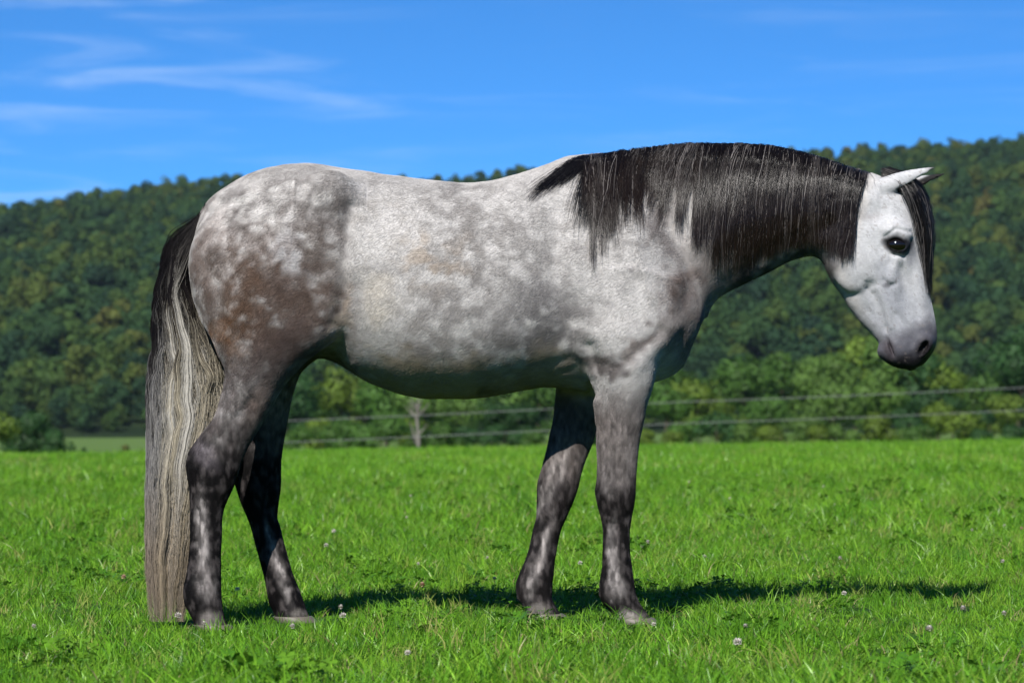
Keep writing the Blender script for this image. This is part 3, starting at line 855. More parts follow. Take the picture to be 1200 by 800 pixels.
    for m, args, a in [(NL, (236, 632, 8, 62, 0), .9), (NL, (244, 686, 12, 22, 0), .5), (OL, (329, 672, 7, 40, -17), 1.0), (OL, (318, 632, 5, 26, -14), .6),
                       (NL, (718, 655, 6.5, 50, 1), .85), (NL, (722, 690, 12, 16, 0), .6), (OL, (632, 655, 7, 52, 19), .9), (OL, (652, 550, 11, 44, 16), .55), (OL, (634, 586, 5, 26, 5), .6),
                       (NL, (714, 560, 8, 22, 0), .4), (NL, (736, 545, 5, 30, 8), .3)]:
        lay(np.where(m & (py > 500), a * blob(hx, hy, *args) * (.35 + .65 * sn), 0), (186, 180, 178))
    lay(np.where((py > 700), .8 * smooth01(706, 722, hy) * blob(px, py, 246, 728, 14, 16) + .9 * smooth01(706, 720, hy) * blob(px, py, 738, 722, 18, 12)
        + .8 * blob(px, py, 630, 714, 14, 9) + .7 * blob(px, py, 350, 718, 10, 6), 0), (150, 145, 140))
    # face
    s, t = head_local(x, y, z)
    face = smooth01(988, 1003, hx + .35 * (py - 300) * (py < 300) - .5 * (py - 330) * (py > 330)) * (py < 440)
    lay(face, (202, 202, 204))
    hd = (px > 955) & (py < 445)
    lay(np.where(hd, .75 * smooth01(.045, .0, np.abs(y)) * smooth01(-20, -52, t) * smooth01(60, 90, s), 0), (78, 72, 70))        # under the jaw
    lay(np.where(hd, .55 * smooth01(95, 185, s) * (.5 + .5 * mott), 0), (158, 160, 170))
    lay(np.where(hd, .30 * smooth01(.42, .7, mott) , 0), (170, 168, 170))
    lay(np.where(hd, .82 * smooth01(166, 196, s + 9 * (mott - .5) * 2 + .10 * t), 0), (80, 79, 88))
    lay(np.where(hd, .85 * smooth01(196, 216, s + 8 * (mott - .5) * 2), 0), (36, 33, 36))
    lay(np.where(hd, 1.0 * blob(hx, hy, 1052, 287, 19, 12.5, 8, .5), 0), (34, 32, 35))
    lay(np.where(hd, .5 * blob(hx, hy, 1066, 296, 8, 20, -10), 0), (110, 112, 122))
    lay(np.where(hd, .45 * blob(hx, hy, 1045, 340, 14, 40, -20), 0), (168, 170, 180))
    lay(np.where(hd, .6 * blob(hx, hy, 1038, 335, 6, 3.5), 0), (96, 94, 98))
    lay(np.where(hd, .8 * blob(hx, hy, 1041, 411, 8, 14, -20), 0), (88, 82, 86))
    lay(np.where(hd, .9 * blob(hx, hy, 1083, 408, 11, 13, 20), 0), (42, 38, 41))
    lay(np.where(hd, .35 * blob(hx, hy, 1018, 252, 16, 8) * smooth01(.4, .7, mott), 0), (140, 134, 130))
    low_e = py - np.interp(px, [1043, 1098, 1112], [226, 200, 203])
    lay(np.where((px > 1052) & (py < 226), .92 * smooth01(-1.5, 2.5, low_e), 0), (30, 26, 26))
    lay(np.where((px > 1040) & (py < 235) & (y < 0), .75 * smooth01(1082, 1098, px), 0), (60, 56, 55))
    lay(np.where(hd, .6 * (fine > .70), 0) * face * .6, (128, 120, 116))                                                        # flea-bitten specks
    lm = smooth01(.50, .64, fbm(x * 64, y * 64, z * 40, 4, 83))
    lay(np.where((py > 470) & (hind | fore), .26 * lm, 0), (150, 143, 142))
    # hair-to-hair variation
    st = fbm(x * 120, y * 120, z * 52, 3, 85)
    c = c * (1 + .75 * (st - .5) * 2 * (hind * smooth01(420, 470, py) + fore * smooth01(462, 500, py)))[:, None]
    v = 1 + .20 * (fine - .5) * 2 + .16 * (mott - .5) * 2
    c = np.clip(c, .004, 1); c = c * v[:, None] * .82 * (c / .62) ** .32
    return np.clip(c, .003, .8)

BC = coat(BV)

def coat_material():
    m, n, l, b = new_mat('horse coat')
    at = n.new('ShaderNodeAttribute'); at.attribute_name = 'tint'
    tcn = n.new('ShaderNodeTexCoord')
    mpn = n.new('ShaderNodeMapping'); mpn.inputs['Scale'].default_value = (90, 150, 260); mpn.inputs['Rotation'].default_value = (0, .55, 0)
    nz = n.new('ShaderNodeTexNoise'); nz.inputs['Scale'].default_value = 1.0; nz.inputs['Detail'].default_value = 5; nz.inputs['Roughness'].default_value = .65
    rg = n.new('ShaderNodeMapRange'); rg.inputs['To Min'].default_value = .72; rg.inputs['To Max'].default_value = 1.26
    ml = n.new('ShaderNodeMix'); ml.data_type = 'RGBA'; ml.blend_type = 'MULTIPLY'; ml.inputs[0].default_value = 1
    bp = n.new('ShaderNodeBump'); bp.inputs['Strength'].default_value = .09; bp.inputs['Distance'].default_value = .004
    l.new(tcn.outputs['Object'], mpn.inputs[0]); l.new(mpn.outputs[0], nz.inputs['Vector'])
    l.new(nz.outputs[0], rg.inputs[0]); l.new(at.outputs['Color'], ml.inputs[6]); l.new(rg.outputs[0], ml.inputs[7])
    l.new(ml.outputs[2], b.inputs['Base Color']); l.new(nz.outputs[0], bp.inputs['Height']); l.new(bp.outputs[0], b.inputs['Normal'])
    b.inputs['Roughness'].default_value = .58
    b.inputs['Specular IOR Level'].default_value = .12
    return m

horse = bpy.data.objects.new('horse', None)
col.objects.link(horse)
horse.location = (0, 0, 0)
tag(horse, 'dapple grey horse with dark mane and pale tail standing side-on in the meadow', 'horse')
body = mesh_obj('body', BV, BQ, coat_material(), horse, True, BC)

# ------------------------------------------------------------------ eyes and hooves
em, en, el_, eb = new_mat('horse eye')
eb.inputs['Base Color'].default_value = (.006, .004, .003, 1); eb.inputs['Roughness'].default_value = .06
eb.inputs['Coat Weight'].default_value = 0.3; eb.inputs['Coat Roughness'].default_value = .02
def uv_ball(c, r, nu=24, nv=16):
    vs_, fs = [], []
    for j in range(nv + 1):
        th = math.pi * j / nv
        for i in range(nu):
            ph = 2 * math.pi * i / nu
            vs_.append((c[0] + r[0] * math.sin(th) * math.cos(ph), c[1] + r[1] * math.cos(th), c[2] + r[2] * math.sin(th) * math.sin(ph)))
    for j in range(nv):
        for i in range(nu):
            a, b_ = j * nu + i, j * nu + (i + 1) % nu
            fs.append((a, b_, b_ + nu, a + nu))
    return vs_, fs
for sy in (-1, 1):
    v_, f_ = uv_ball(hpt(1051, 287, sy * .0765), (.033, .0245, .0245))
    mesh_obj('eye', v_, f_, em, horse, True)
hm, hn, hl, hb = new_mat('horse hoof')
hb.inputs['Roughness'].default_value = .55
nz = hn.new('ShaderNodeTexNoise'); nz.inputs['Scale'].default_value = 60; nz.inputs['Detail'].default_value = 4
rp = hn.new('ShaderNodeValToRGB'); rp.color_ramp.elements[0].color = (.05, .042, .036, 1); rp.color_ramp.elements[1].color = (.20, .17, .14, 1)
hl.new(nz.outputs[0], rp.inputs[0]); hl.new(rp.outputs[0], hb.inputs['Base Color'])
def ground_slope(X): return .0135 * X
for rows in (near_hind, off_hind, near_fore, off_fore):
    py_, xl_, xr_, yc_, b_ = rows[-1]
    x0, _, z0 = P(xl_, py_, yc_); x1 = P(xr_, py_, yc_)[0]
    cx, zb = (x0 + x1) / 2, ground_slope((x0 + x1) / 2)
    vs_, fs = [], []
    nn = 28
    for lv, (f, fz) in enumerate([(1.0, 0), (1.04, .12), (1.10, .5), (1.17, .95), (1.16, 1.0)]):
        zz_ = z0 + .012 + (zb - z0 - .012) * fz
        for i in range(nn):
            a = 2 * math.pi * i / nn
            ca, sa = math.cos(a), math.sin(a)
            ex = (x1 - x0) / 2 * f + .005
            vs_.append((cx + .012 * fz + (ca * ex if ca > 0 else ca * ex * (1 - .12 * fz)), yc_ + sa * (b_ * f + .005), zz_))
    for lv in range(4):
        for i in range(nn):
            a, c_ = lv * nn + i, lv * nn + (i + 1) % nn
            fs.append((a, c_, c_ + nn, a + nn))
    fs.append(tuple(range(nn))[::-1]); fs.append(tuple(range(4 * nn, 5 * nn)))
    mesh_obj('hoof', vs_, fs, hm, horse, True)
# ------------------------------------------------------------------ hair
def hair_material(name, rough=.32, hair_bsdf=True, spec=.10):
    m = bpy.data.materials.new(name); m.use_nodes = True
    n, l = m.node_tree.nodes, m.node_tree.links
    at = n.new('ShaderNodeAttribute'); at.attribute_name = 'tint'
    if hair_bsdf:
        n.remove(n['Principled BSDF'])
        h = n.new('ShaderNodeBsdfHairPrincipled'); h.parametrization = 'COLOR'
        h.inputs['Roughness'].default_value = rough; h.inputs['Radial Roughness'].default_value = .30
        l.new(at.outputs['Color'], h.inputs['Color']); l.new(h.outputs[0], n['Material Output'].inputs[0])
    else:
        b = n['Principled BSDF']; b.inputs['Roughness'].default_value = rough; b.inputs['Specular IOR Level'].default_value = spec
        l.new(at.outputs['Color'], b.inputs['Base Color'])
    return m

def hair_obj(name, pts, rad, colr, mat, parent):
    """pts (n, m, 3); rad (m,) or (n, m); colr (n, m, 3)"""
    n, m = pts.shape[:2]
    cd = bpy.data.hair_curves.new(name)
    cd.add_curves([m] * n)
    cd.attributes['position'].data.foreach_set('vector', pts.astype(np.float32).ravel())
    ra = cd.attributes.get('radius') or cd.attributes.new('radius', 'FLOAT', 'POINT')
    ra.data.foreach_set('value', np.broadcast_to(rad, (n, m)).astype(np.float32).ravel())
    ca = cd.attributes.new('tint', 'FLOAT_COLOR', 'POINT')
    c4 = np.ones((n, m, 4), np.float32); c4[..., :3] = colr
    ca.data.foreach_set('color', c4.ravel())
    cd.materials.append(mat)
    o = bpy.data.objects.new(name, cd); col.objects.link(o); o.parent = parent
    return o

# short coat, lying along the body
A, B_, C_, D_ = [BV[BQ[:, i]] for i in range(4)]
fn = np.cross(C_ - A, D_ - B_); area = np.linalg.norm(fn, axis=1); fnn = fn / (area[:, None] + 1e-12)
fc = (A + B_ + C_ + D_) / 4
seen = fnn[:, 1] < .35                                          # the far flank needs no more than its painted skin
prob = area * np.where(seen, 1.0, .15)
NF = 620000
pick = RNG.choice(len(BQ), NF, p=prob / prob.sum())
u, v = RNG.random((NF, 1)), RNG.random((NF, 1))
root = A[pick] * (1 - u) * (1 - v) + B_[pick] * u * (1 - v) + C_[pick] * u * v + D_[pick] * (1 - u) * v
nr = fnn[pick]
cc = [BC[BQ[pick, i]] for i in range(4)]
rc = cc[0] * (1 - u) * (1 - v) + cc[1] * u * (1 - v) + cc[2] * u * v + cc[3] * (1 - u) * v
px, py = to_px(root[:, 0], root[:, 1], root[:, 2])
flow = np.tile(np.array([-.85, 0, -.55]), (NF, 1))
legm = smooth01(430, 500, py)[:, None]
flow = flow * (1 - legm) + np.array([-.05, 0, -1.0]) * legm
hdm = (smooth01(965, 1010, px) * (py < 440))[:, None]
flow = flow * (1 - hdm) + np.array([-HU[0] - .35, 0, HU[1]]) * hdm
rmp = (smooth01(330, 250, px) * (py < 430))[:, None]
flow = flow * (1 - .6 * rmp) + np.array([-.15, 0, -1.0]) * .6 * rmp
sw = np.stack([vnoise(root[:, 0] * 16, root[:, 1] * 16, root[:, 2] * 16, s) - .5 for s in (91, 92, 93)], 1)
flow = flow + .55 * sw + .22 * RNG.normal(size=(NF, 3))
flow -= nr * (flow * nr).sum(1, keepdims=True)
flow /= np.linalg.norm(flow, axis=1, keepdims=True) + 1e-9
bare = (smooth01(1040, 1075, px) * smooth01(375, 400, py))
ln = (.008 + .005 * RNG.random(NF)) * (1 - .75 * bare) * np.where((px > 960) & (py < 440), .55, 1.0) * np.where(py > 600, .8, 1)
ln = np.where((px > 1035) & (py < 232), ln * .5, ln)
eye_d = np.hypot(px - 1051, py - 287)
ln *= smooth01(12, 24, eye_d)
lift = (.04 + .08 * RNG.random(NF))[:, None]
p1 = root + (flow + nr * lift) * (ln * .5)[:, None]
p2 = root + (flow * .98 + nr * lift * .8) * ln[:, None]
fur = np.stack([root - nr * .001, p1, p2], 1)
ok = ln > .002
tone = (.85 + .32 * RNG.random((NF, 1)))
furc = np.repeat((rc * tone)[:, None, :], 3, 1)
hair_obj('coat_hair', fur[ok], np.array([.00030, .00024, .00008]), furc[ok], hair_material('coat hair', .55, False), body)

# --- skin height under the mane, filled and softened so that locks lie over it
YG = YS.copy()
for it in range(60):
    bad = np.isnan(YG)
    if not bad.any(): break
    sft = np.stack([np.roll(YG, 1, 0), np.roll(YG, -1, 0), np.roll(YG, 1, 1), np.roll(YG, -1, 1)])
    with np.errstate(all='ignore'):
        import warnings
        with warnings.catch_warnings():
            warnings.simplefilter('ignore')
            mean = np.nanmean(sft, 0)
    YG = np.where(bad, mean, YG)
YG = np.nan_to_num(YG, nan=0.0)
for it in range(3):
    YG = np.minimum.reduce([YG, np.roll(YG, 1, 0), np.roll(YG, -1, 0), np.roll(YG, 1, 1), np.roll(YG, -1, 1)])
for it in range(8):
    YG = (YG + np.roll(YG, 1, 0) + np.roll(YG, -1, 0) + np.roll(YG, 1, 1) + np.roll(YG, -1, 1)) / 5
def skin_y(x, z):
    i = np.clip(np.searchsorted(GX, x), 0, len(GX) - 1); j = np.clip(np.searchsorted(GZ, z), 0, len(GZ) - 1)
    return YG[i, j]

CREST_X = [640, 680, 720, 760, 800, 850, 900, 930, 950, 975, 1000, 1022, 1045]
CREST_Y = [194, 183, 178.5, 174, 169.5, 167, 169, 174.5, 179.5, 187, 196, 202, 209]
def crest(px): return spline(CREST_X, CREST_Y, px)

black = sc2lin((15, 12, 13)); ash = sc2lin((150, 144, 142)); silver = sc2lin((226, 220, 212)); brown = sc2lin((60, 46, 38))

def fall(roots_px, tips_px, tips_py, lift, wave, m=14, ysp=.012, arch=.6, phase=None, thick=None):
    """hairs that rise over the crest and hang on the near side of the neck"""
    n = len(roots_px)
    t = np.linspace(0, 1, m)[None, :]
    ry = crest(roots_px) + RNG.uniform(1.0, 3.0, n)
    tips_py = np.minimum(tips_py, np.interp(tips_px, [860, 885, 917, 945, 965, 985, 1000], [330, 318, 302, 294, 296, 312, 320]) - RNG.uniform(2, 16, n))
    tips_py = np.maximum(tips_py, ry + 16)
    # side-view path: start level with the crest, then drop
    X = roots_px[:, None] + (tips_px - roots_px)[:, None] * (t ** arch)
    Yp = ry[:, None] - (lift[:, None] * np.sin(np.pi * np.clip(t * 6, 0, 1))) + (tips_py - ry)[:, None] * (t ** 1.25)
    ph = RNG.random(n)[:, None] * 6.28 if phase is None else phase + RNG.normal(size=(n, 1)) * .35
    X = X + wave[:, None] * np.sin(t * 7 + ph) * t + .35 * wave[:, None] * np.sin(t * 17 + 2.3 * ph) * t
    x, z = X_(X), Z_(Yp)
    ys = skin_y(x, z)
    y0 = RNG.uniform(-.014, .012, n)[:, None]
    out = (RNG.uniform(.002, 1.0, n)[:, None] * ysp if thick is None else thick[:, None]) + .004
    k = smooth01(0, .13, t)
    y = y0 * (1 - k) + (ys - out) * k
    # perspective: keep the side-view path on the nearer plane
    d = (CAM_D + y) / CAM_D
    return np.stack([x * d, y, CAM_H + (z - CAM_H) * d], -1)

# mane: locks along the crest, each with its own fall
loc_px, P_all, C_all = [], [], []
ends_x = [668, 700, 740, 780, 820, 860, 900, 940, 975, 1000, 1022]
ends_y = [205, 254, 228, 226, 250, 296, 310, 305, 300, 312, 305]
for L in range(170):
    rx = 684 + (1021 - 684) * (L + .5 + RNG.uniform(-.6, .6)) / 170
    ey = float(spline(ends_x, ends_y, rx)) + RNG.normal() * 24
    if rx < 742: ey += 14 * max(0, 1 - abs(rx - 712) / 30)
    drift = np.interp(rx, [690, 740, 800, 880, 960, 1000, 1022], [8, -12, -14, -22, -12, -20, -30]) + RNG.normal() * 7
    n = int(RNG.uniform(40, 75))
    r = rx + RNG.normal(size=n) * 3.2
    tipx = rx + drift + RNG.normal(size=n) * 3.4
    tipy = ey + RNG.normal(size=n) * 6 - np.abs(RNG.normal(size=n)) * 12
    Pt = fall(r, tipx, tipy, RNG.uniform(1.5, 4.5, n), np.full(n, RNG.uniform(.8, 3.2)), phase=RNG.random() * 6.28, thick=np.abs(RNG.normal(size=n)) * .005 + RNG.uniform(.001, .012))
    g = RNG.random()
    base = black * (1 - .0) if g < .80 else (black * .88 + ash * .12 if g < 9 else ash * .6 + silver * .4)
    cl = np.repeat(np.repeat(base[None, None], n, 0), 14, 1) * (.6 + .9 * RNG.random((n, 1, 1)))
    sil = (RNG.random((n, 1, 1)) < RNG.choice([.02, .05, .12, .35], p=[.4, .3, .2, .1]))
    cl = np.where(sil, ash * RNG.uniform(.35, 1.0, (n, 1, 1)), cl)
    tt = np.linspace(0, 1, 14)[None, :, None]
    cl = cl * (1 - .35 * tt) + brown * .35 * tt
    P_all.append(Pt); C_all.append(cl)
# fine fly-away hairs along the top line
n = 260
r = RNG.uniform(690, 1020, n)
Pt = fall(r, r + RNG.normal(size=n) * 10 - 6, crest(r) + RNG.uniform(6, 40, n), RNG.uniform(.5, 2.5, n), np.full(n, 1.5))
P_all.append(Pt); C_all.append(np.tile(black, (n, 14, 1)))
# the wisp that sweeps back over the withers, and the tuft in front of it
for (r0, r1, tx, ty, sx, sy_, nn_) in [(672, 726, 614, 234, 4, 5, 330), (690, 726, 689, 266, 9, 9, 330), (700, 735, 702, 262, 7, 10, 330), (712, 745, 722, 250, 9, 12, 240)]:
    f = RNG.random(nn_)
    r = r0 + (r1 - r0) * f
    back = tx < 660
    ttx = tx + RNG.normal(size=nn_) * sx + (78 * RNG.random(nn_) ** 1.3 if back else (f - .5) * 22)
    tty = ty + RNG.normal(size=nn_) * sy_ - np.abs(RNG.normal(size=nn_)) * 10
    if back: tty = ty - (ttx - tx) * .45 + RNG.normal(size=nn_) * 5
    Pt = fall(r, ttx, tty, RNG.uniform(1, 3, nn_), np.full(nn_, .9), arch=.85 if back else .75)
    P_all.append(Pt); C_all.append(np.tile(black, (nn_, 14, 1)) * (.7 + .7 * RNG.random((nn_, 1, 1))))
mane_mat = hair_material('mane hair', .30, False, .45)
MR = np.full(14, .00040); MR[-4:] = [.00034, .00028, .0002, .0001]
hair_obj('mane', np.concatenate(P_all), MR, np.concatenate(C_all), mane_mat, horse)

# forelock: between the ears, down the forehead
n = 1300
t = np.linspace(0, 1, 14)[None, :]
f = RNG.random((n, 1)); g = RNG.normal(size=(n, 1))
end = RNG.uniform(.45, 1.0, (n, 1)) ** .6
q = t * end
FX = spline([0, .12, .3, .5, .75, 1], [1038, 1063, 1077, 1084, 1087, 1089], q) + (f - .55) * np.interp(q, [0, .2, .6, 1], [10, 20, 14, 3])
FY = spline([0, .12, .3, .5, .75, 1], [204, 214, 236, 268, 305, 350], q) + g * 2 + RNG.uniform(-6, 6, (n, 1)) * (1 - q)
fl = RNG.integers(0, 14, (n, 1)); fph = RNG.random(14)[fl] * 6.28
FX = FX + 1.6 * np.sin(q * 9 + fph) * q + (RNG.random(14)[fl] - .5) * 7 * q * (1 - q) * 2
yy = np.interp(q, [0, .2, .6, 1], [.0, .0, .0, .0]) + RNG.normal(size=(n, 1)) * np.interp(q, [0, .25, 1], [.014, .030, .012]) - .012
fx, fz = X_(FX) + SHEAR * (yy) + .004, Z_(FY)
dd = (CAM_D + yy) / CAM_D
fp = np.stack([fx * dd, yy, CAM_H + (fz - CAM_H) * dd], -1)
fcol = np.tile(black, (n, 14, 1)) * (.6 + 1.6 * RNG.random((n, 1, 1)))
fcol = np.where(RNG.random((n, 1, 1)) < .08, ash * .5, fcol)
hair_obj('forelock', fp, MR, fcol, mane_mat, horse)

# tail: hairs leave the dock, arch out and hang to the ground
TY = [238, 256, 272, 295, 320, 345, 367, 397, 447, 485, 535, 600, 650, 700, 722]
TL = [238, 212, 200, 191, 186, 182, 181, 179, 175, 173, 173, 172, 172, 175, 178]
TR = [244, 240, 231, 225, 224, 229, 236, 248, 262, 262, 250, 238, 228, 220, 215]
n, m = 9500, 26
lock = RNG.integers(0, 120, n)
lu = RNG.random(120); lv = RNG.normal(size=120) * .5; lph = RNG.random(120) * 6.28; lamp = RNG.uniform(.4, 1.3, 120); lend = 726 - 230 * RNG.random(120) ** 1.7
u = np.clip(lu[lock] + RNG.normal(size=n) * .035, .01, .99)[:, None]
v = np.clip(lv[lock] + RNG.normal(size=n) * .12, -1, 1)[:, None]
start = 238 + 62 * RNG.random((n, 1)) ** 1.6
endy = np.minimum(lend[lock] + RNG.normal(size=n) * 22, 728)[:, None]
endy = np.where(RNG.random((n, 1)) < .15, RNG.uniform(380, 600, (n, 1)), endy)
t = np.linspace(0, 1, m)[None, :]
Yp = start + (endy - start) * t
l_, r_ = spline(TY, TL, Yp), spline(TY, TR, Yp)
dock = spline([236, 300, 360, 420], [241, 222, 214, 212], np.clip(Yp, 236, 420))
grow = smooth01(0, .22, t)
X = (l_ + (r_ - l_) * u)
X = dock * (1 - grow) + X * grow
wv = lamp[lock][:, None] * np.interp(Yp, [240, 330, 450, 560, 720], [.2, 1.9, 2.9, 1.7, .9])
X = X + wv * np.sin(Yp / 15.0 + lph[lock][:, None]) + .5 * wv * np.sin(Yp / 6.5 + 2.1 * lph[lock][:, None] + 3 * u)
X = X + RNG.normal(size=(n, 1)) * 1.3 * t
half = np.interp(Yp, [240, 300, 420, 560, 720], [.020, .045, .070, .065, .035])
shell = np.sqrt(np.clip(1 - (2 * u - 1) ** 2, 0, 1))
Yt = -.02 + half * shell * v * 1.3
d = (CAM_D + Yt) / CAM_D
tp = np.stack([X_(X) * d, Yt, CAM_H + (Z_(Yp) - CAM_H) * d], -1)
tone = RNG.random((n, 1))
lt = RNG.random(120)[lock][:, None]
blond = sc2lin((180, 170, 150)); dun = sc2lin((138, 117, 92)); grey = sc2lin((132, 130, 130)); silver2 = sc2lin((182, 177, 168))
frac = smooth01(.15, .80, np.clip((Yp - 290) / 230 + .40 * (lt - .5) + .35 * (tone - .5) - .25 * (1 - smooth01(.0, .4, u)), 0, 1))[..., None]
low = smooth01(520, 680, Yp)[..., None]
gw = (1 - smooth01(.02, .42, u + .12 * (tone - .5)))[..., None]
sw_ = smooth01(.25, .75, lt)[..., None]
pale = (blond * (1 - sw_) + silver2 * sw_) * (1 - gw) + grey * gw
pale = pale * (1 - .6 * low) + dun * .6 * low
tcol = black * (1 - frac) + pale * frac
tcol = tcol * (.6 + .6 * tone + .12 * lt)[..., None]
keep_dark = (RNG.random((n, 1, 1)) < .16 * (1 - .7 * smooth01(420, 620, Yp))[..., None])
tcol = np.where(keep_dark, black * 2.5 + .12 * tcol, tcol)
TRd = np.full(m, .00033); TRd[-5:] = [.0003, .00028, .00024, .00016, .0001]
hair_obj('tail', tp, TRd, tcol, hair_material('tail hair', .42, False), horse)
scene.cycles_curves.shape = 'RIBBONS'
scene.cycles_curves.subdivisions = 2
# ================================================================== trees and bushes beyond the meadow, one by one
rngB = np.random.default_rng(5)
protos = []
for k, (kind, h, w_) in enumerate([('round', 8, 7), ('tall', 9.5, 6.2), ('bush', 4.2, 6.0), ('round', 7, 6.8), ('bush', 3.0, 4.6)]):
    cm, cs = crown_mesh('crown', rngB, h, w_, kind, 2600 if kind != 'bush' else 1700, .25 if kind != 'bush' else .19, near_leaf)
    tm = trunk_mesh('trunk', rngB, h, .16 if kind != 'bush' else .07, cs, bark_mat)
    protos.append((kind, h, cm, tm))
LAB = {0: ('broadleaf_tree', 'rounded leafy tree in the hedgerow between the meadow and the wooded hill', 'tree', 'round-crowned hedgerow trees'),
       1: ('broadleaf_tree', 'tall narrow leafy tree rising out of the hedgerow beyond the meadow', 'tree', 'tall hedgerow trees'),
       2: ('bush', 'broad bush filling the hedgerow behind the meadow edge', 'bush', 'broad hedgerow bushes'),
       3: ('broadleaf_tree', 'low spreading leafy tree in the hedgerow beyond the meadow', 'tree', 'spreading hedgerow trees'),
       4: ('bush', 'small rounded bush standing at the foot of the hedgerow', 'bush', 'small hedgerow bushes')}
TINTS = [('dark green', (.030, .082, .022)), ('mid green', (.055, .125, .020)), ('bright yellow-green', (.110, .175, .022)), ('light green', (.085, .160, .030)), ('rusty olive', (.105, .115, .030))]
def plant(px, d, k, s, label=None, name=None, group=True, sz=1.0, tint=None):
    X = (px - 600) * d / FPX; Y = d - CAM_D
    nm, lb, ct, gr = LAB[k]
    r = bpy.data.objects.new(name or nm, None); col.objects.link(r)
    r.location = (X, Y, float(land_z(X, Y)) - .05); r.scale = (s, s, s * sz); r.rotation_euler = (0, 0, rngB.uniform(0, 6.28))
    ti = int(rngB.choice(5, p=[.25, .31, .24, .20, 0])) if tint is None else tint
    tn, tc3 = TINTS[ti]
    tag(r, label or (tn + ' ' + lb), ct, (tn + ' ' + gr) if group else None)
    for nm2, me in (('crown', protos[k][2]), ('trunk', protos[k][3])):
        o = bpy.data.objects.new(nm2, me); col.objects.link(o); o.parent = r
        j = rngB.uniform(.85, 1.15); o.color = (tc3[0] * j, tc3[1] * j, tc3[2] * j, 1)
    return r
# back row of trees, middle row, low bushes at the meadow edge.  px from the middle of the picture to well past its right edge
x = 345
while x < 1420:
    f = np.clip((x - 345) / 200, 0, 1)
    plant(x, rngB.uniform(400, 480), int(rngB.choice([0, 1, 3])), rngB.uniform(1.15, 1.65) * (.85 + .15 * f), sz=rngB.uniform(.9, 1.15))
    x += rngB.uniform(24, 44)
x = 335
while x < 1400:
    plant(x, rngB.uniform(330, 400), int(rngB.choice([0, 3, 2, 2])), rngB.uniform(.75, 1.05), sz=rngB.uniform(.8, 1.05))
    x += rngB.uniform(28, 50)
x = 340
while x < 1380:
    plant(x, rngB.uniform(235, 300), int(rngB.choice([4, 2, 4])), rngB.uniform(.55, .95), sz=rngB.uniform(.75, 1.0))
    x += rngB.uniform(20, 38)
# left: a few dark shrubs in front of the pale pasture
for px, d, k, s, lb in [(-6, 250, 2, .9, 'yellowish bush at the pasture edge left of the dark round shrub'), (40, 262, 4, 1.15, 'dark rounded shrub standing alone before the pale pasture'),
                        (20, 270, 4, .95, 'low dark shrub between the yellowish bush and the round shrub'), (66, 258, 4, .7, 'small upright shrub at the pasture edge beside the round shrub'),
                        (148, 300, 4, .26, 'tiny reddish shrub on the pasture behind the horse tail'), (98, 300, 4, .2, 'tiny low shrub alone in the open pasture')]:
    plant(px, d, k, s, lb, group=False, tint={-6: 2, 148: 4}.get(px, 0))

# bare pale tree in the hedgerow
def bare_tree(px, d):
    X = (px - 600) * d / FPX; Y = d - CAM_D
    r = bpy.data.objects.new('bare_tree', None); col.objects.link(r); r.location = (X, Y, float(land_z(X, Y)))
    tag(r, 'leafless pale grey tree trunk with forked branches in the hedgerow', 'tree')
    tk = tube([(0, 0, -.3), (.1, 0, 1.5), (-.05, 0, 3.0), (.1, 0, 4.6)], [.17, .14, .10, .05], 7)
    v, f = tk; mesh_obj('trunk', v, f, pale_bark, r, True)
    for i in range(14):
        z0 = rngB.uniform(.7, 3.8); a = rngB.uniform(0, 6.28); L = rngB.uniform(1.0, 2.2)
        e = np.array([math.cos(a) * L * .7, math.sin(a) * L * .4, L * .75])
        v, f = tube([(0.03, 0, z0), (e[0] * .5, e[1] * .5, z0 + e[2] * .4), (e[0], e[1], z0 + e[2])], [.09, .06, .02], 5)
        mesh_obj('branch', v, f, pale_bark, r, True)
bare_tree(489, 225)

# two-strand fence along the end of the meadow
fm = soil_material('weathered post', (.16, .14, .12), (.28, .25, .22), 8)
wm, _, _, wb = new_mat('fence rope'); wb.inputs['Base Color'].default_value = (.20, .21, .21, 1); wb.inputs['Roughness'].default_value = .6
fence = bpy.data.objects.new('rope_fence', None); col.objects.link(fence)
tag(fence, 'two-strand pale rope fence crossing in front of the hedgerow', 'fence')
DF = 126.0
def wire_row(px, k): return np.interp(px, [270, 345, 770, 1200, 1310], [495, 492, 472, 453, 449] if k == 0 else [520, 517, 497, 479.5, 475])
for px in (268, 722, 1310):
    X = (px - 600) * DF / FPX; Y = DF - CAM_D
    zt = CAM_H + (HOR - wire_row(px, 0)) * DF / FPX + .12; zb = float(land_z(X, Y)) - .4
    v, f = tube([(X, Y, zb), (X, Y, (zb + zt) / 2), (X, Y, zt), (X, Y, zt + .01)], [.06, .058, .055, .01], 10)
    mesh_obj('post', v, f, fm, fence, True)
for k in (0, 1):
    pts = []
    for px in np.linspace(268, 1310, 40):
        X = (px - 600) * DF / FPX
        sag = -.05 * math.sin(math.pi * ((px - 268) % 521) / 521)
        pts.append((X, DF - CAM_D - .07, CAM_H + (HOR - wire_row(px, k)) * DF / FPX + sag))
    v, f = tube(pts, [.011] * 40, 6)
    mesh_obj('rope', v, f, wm, fence, True)
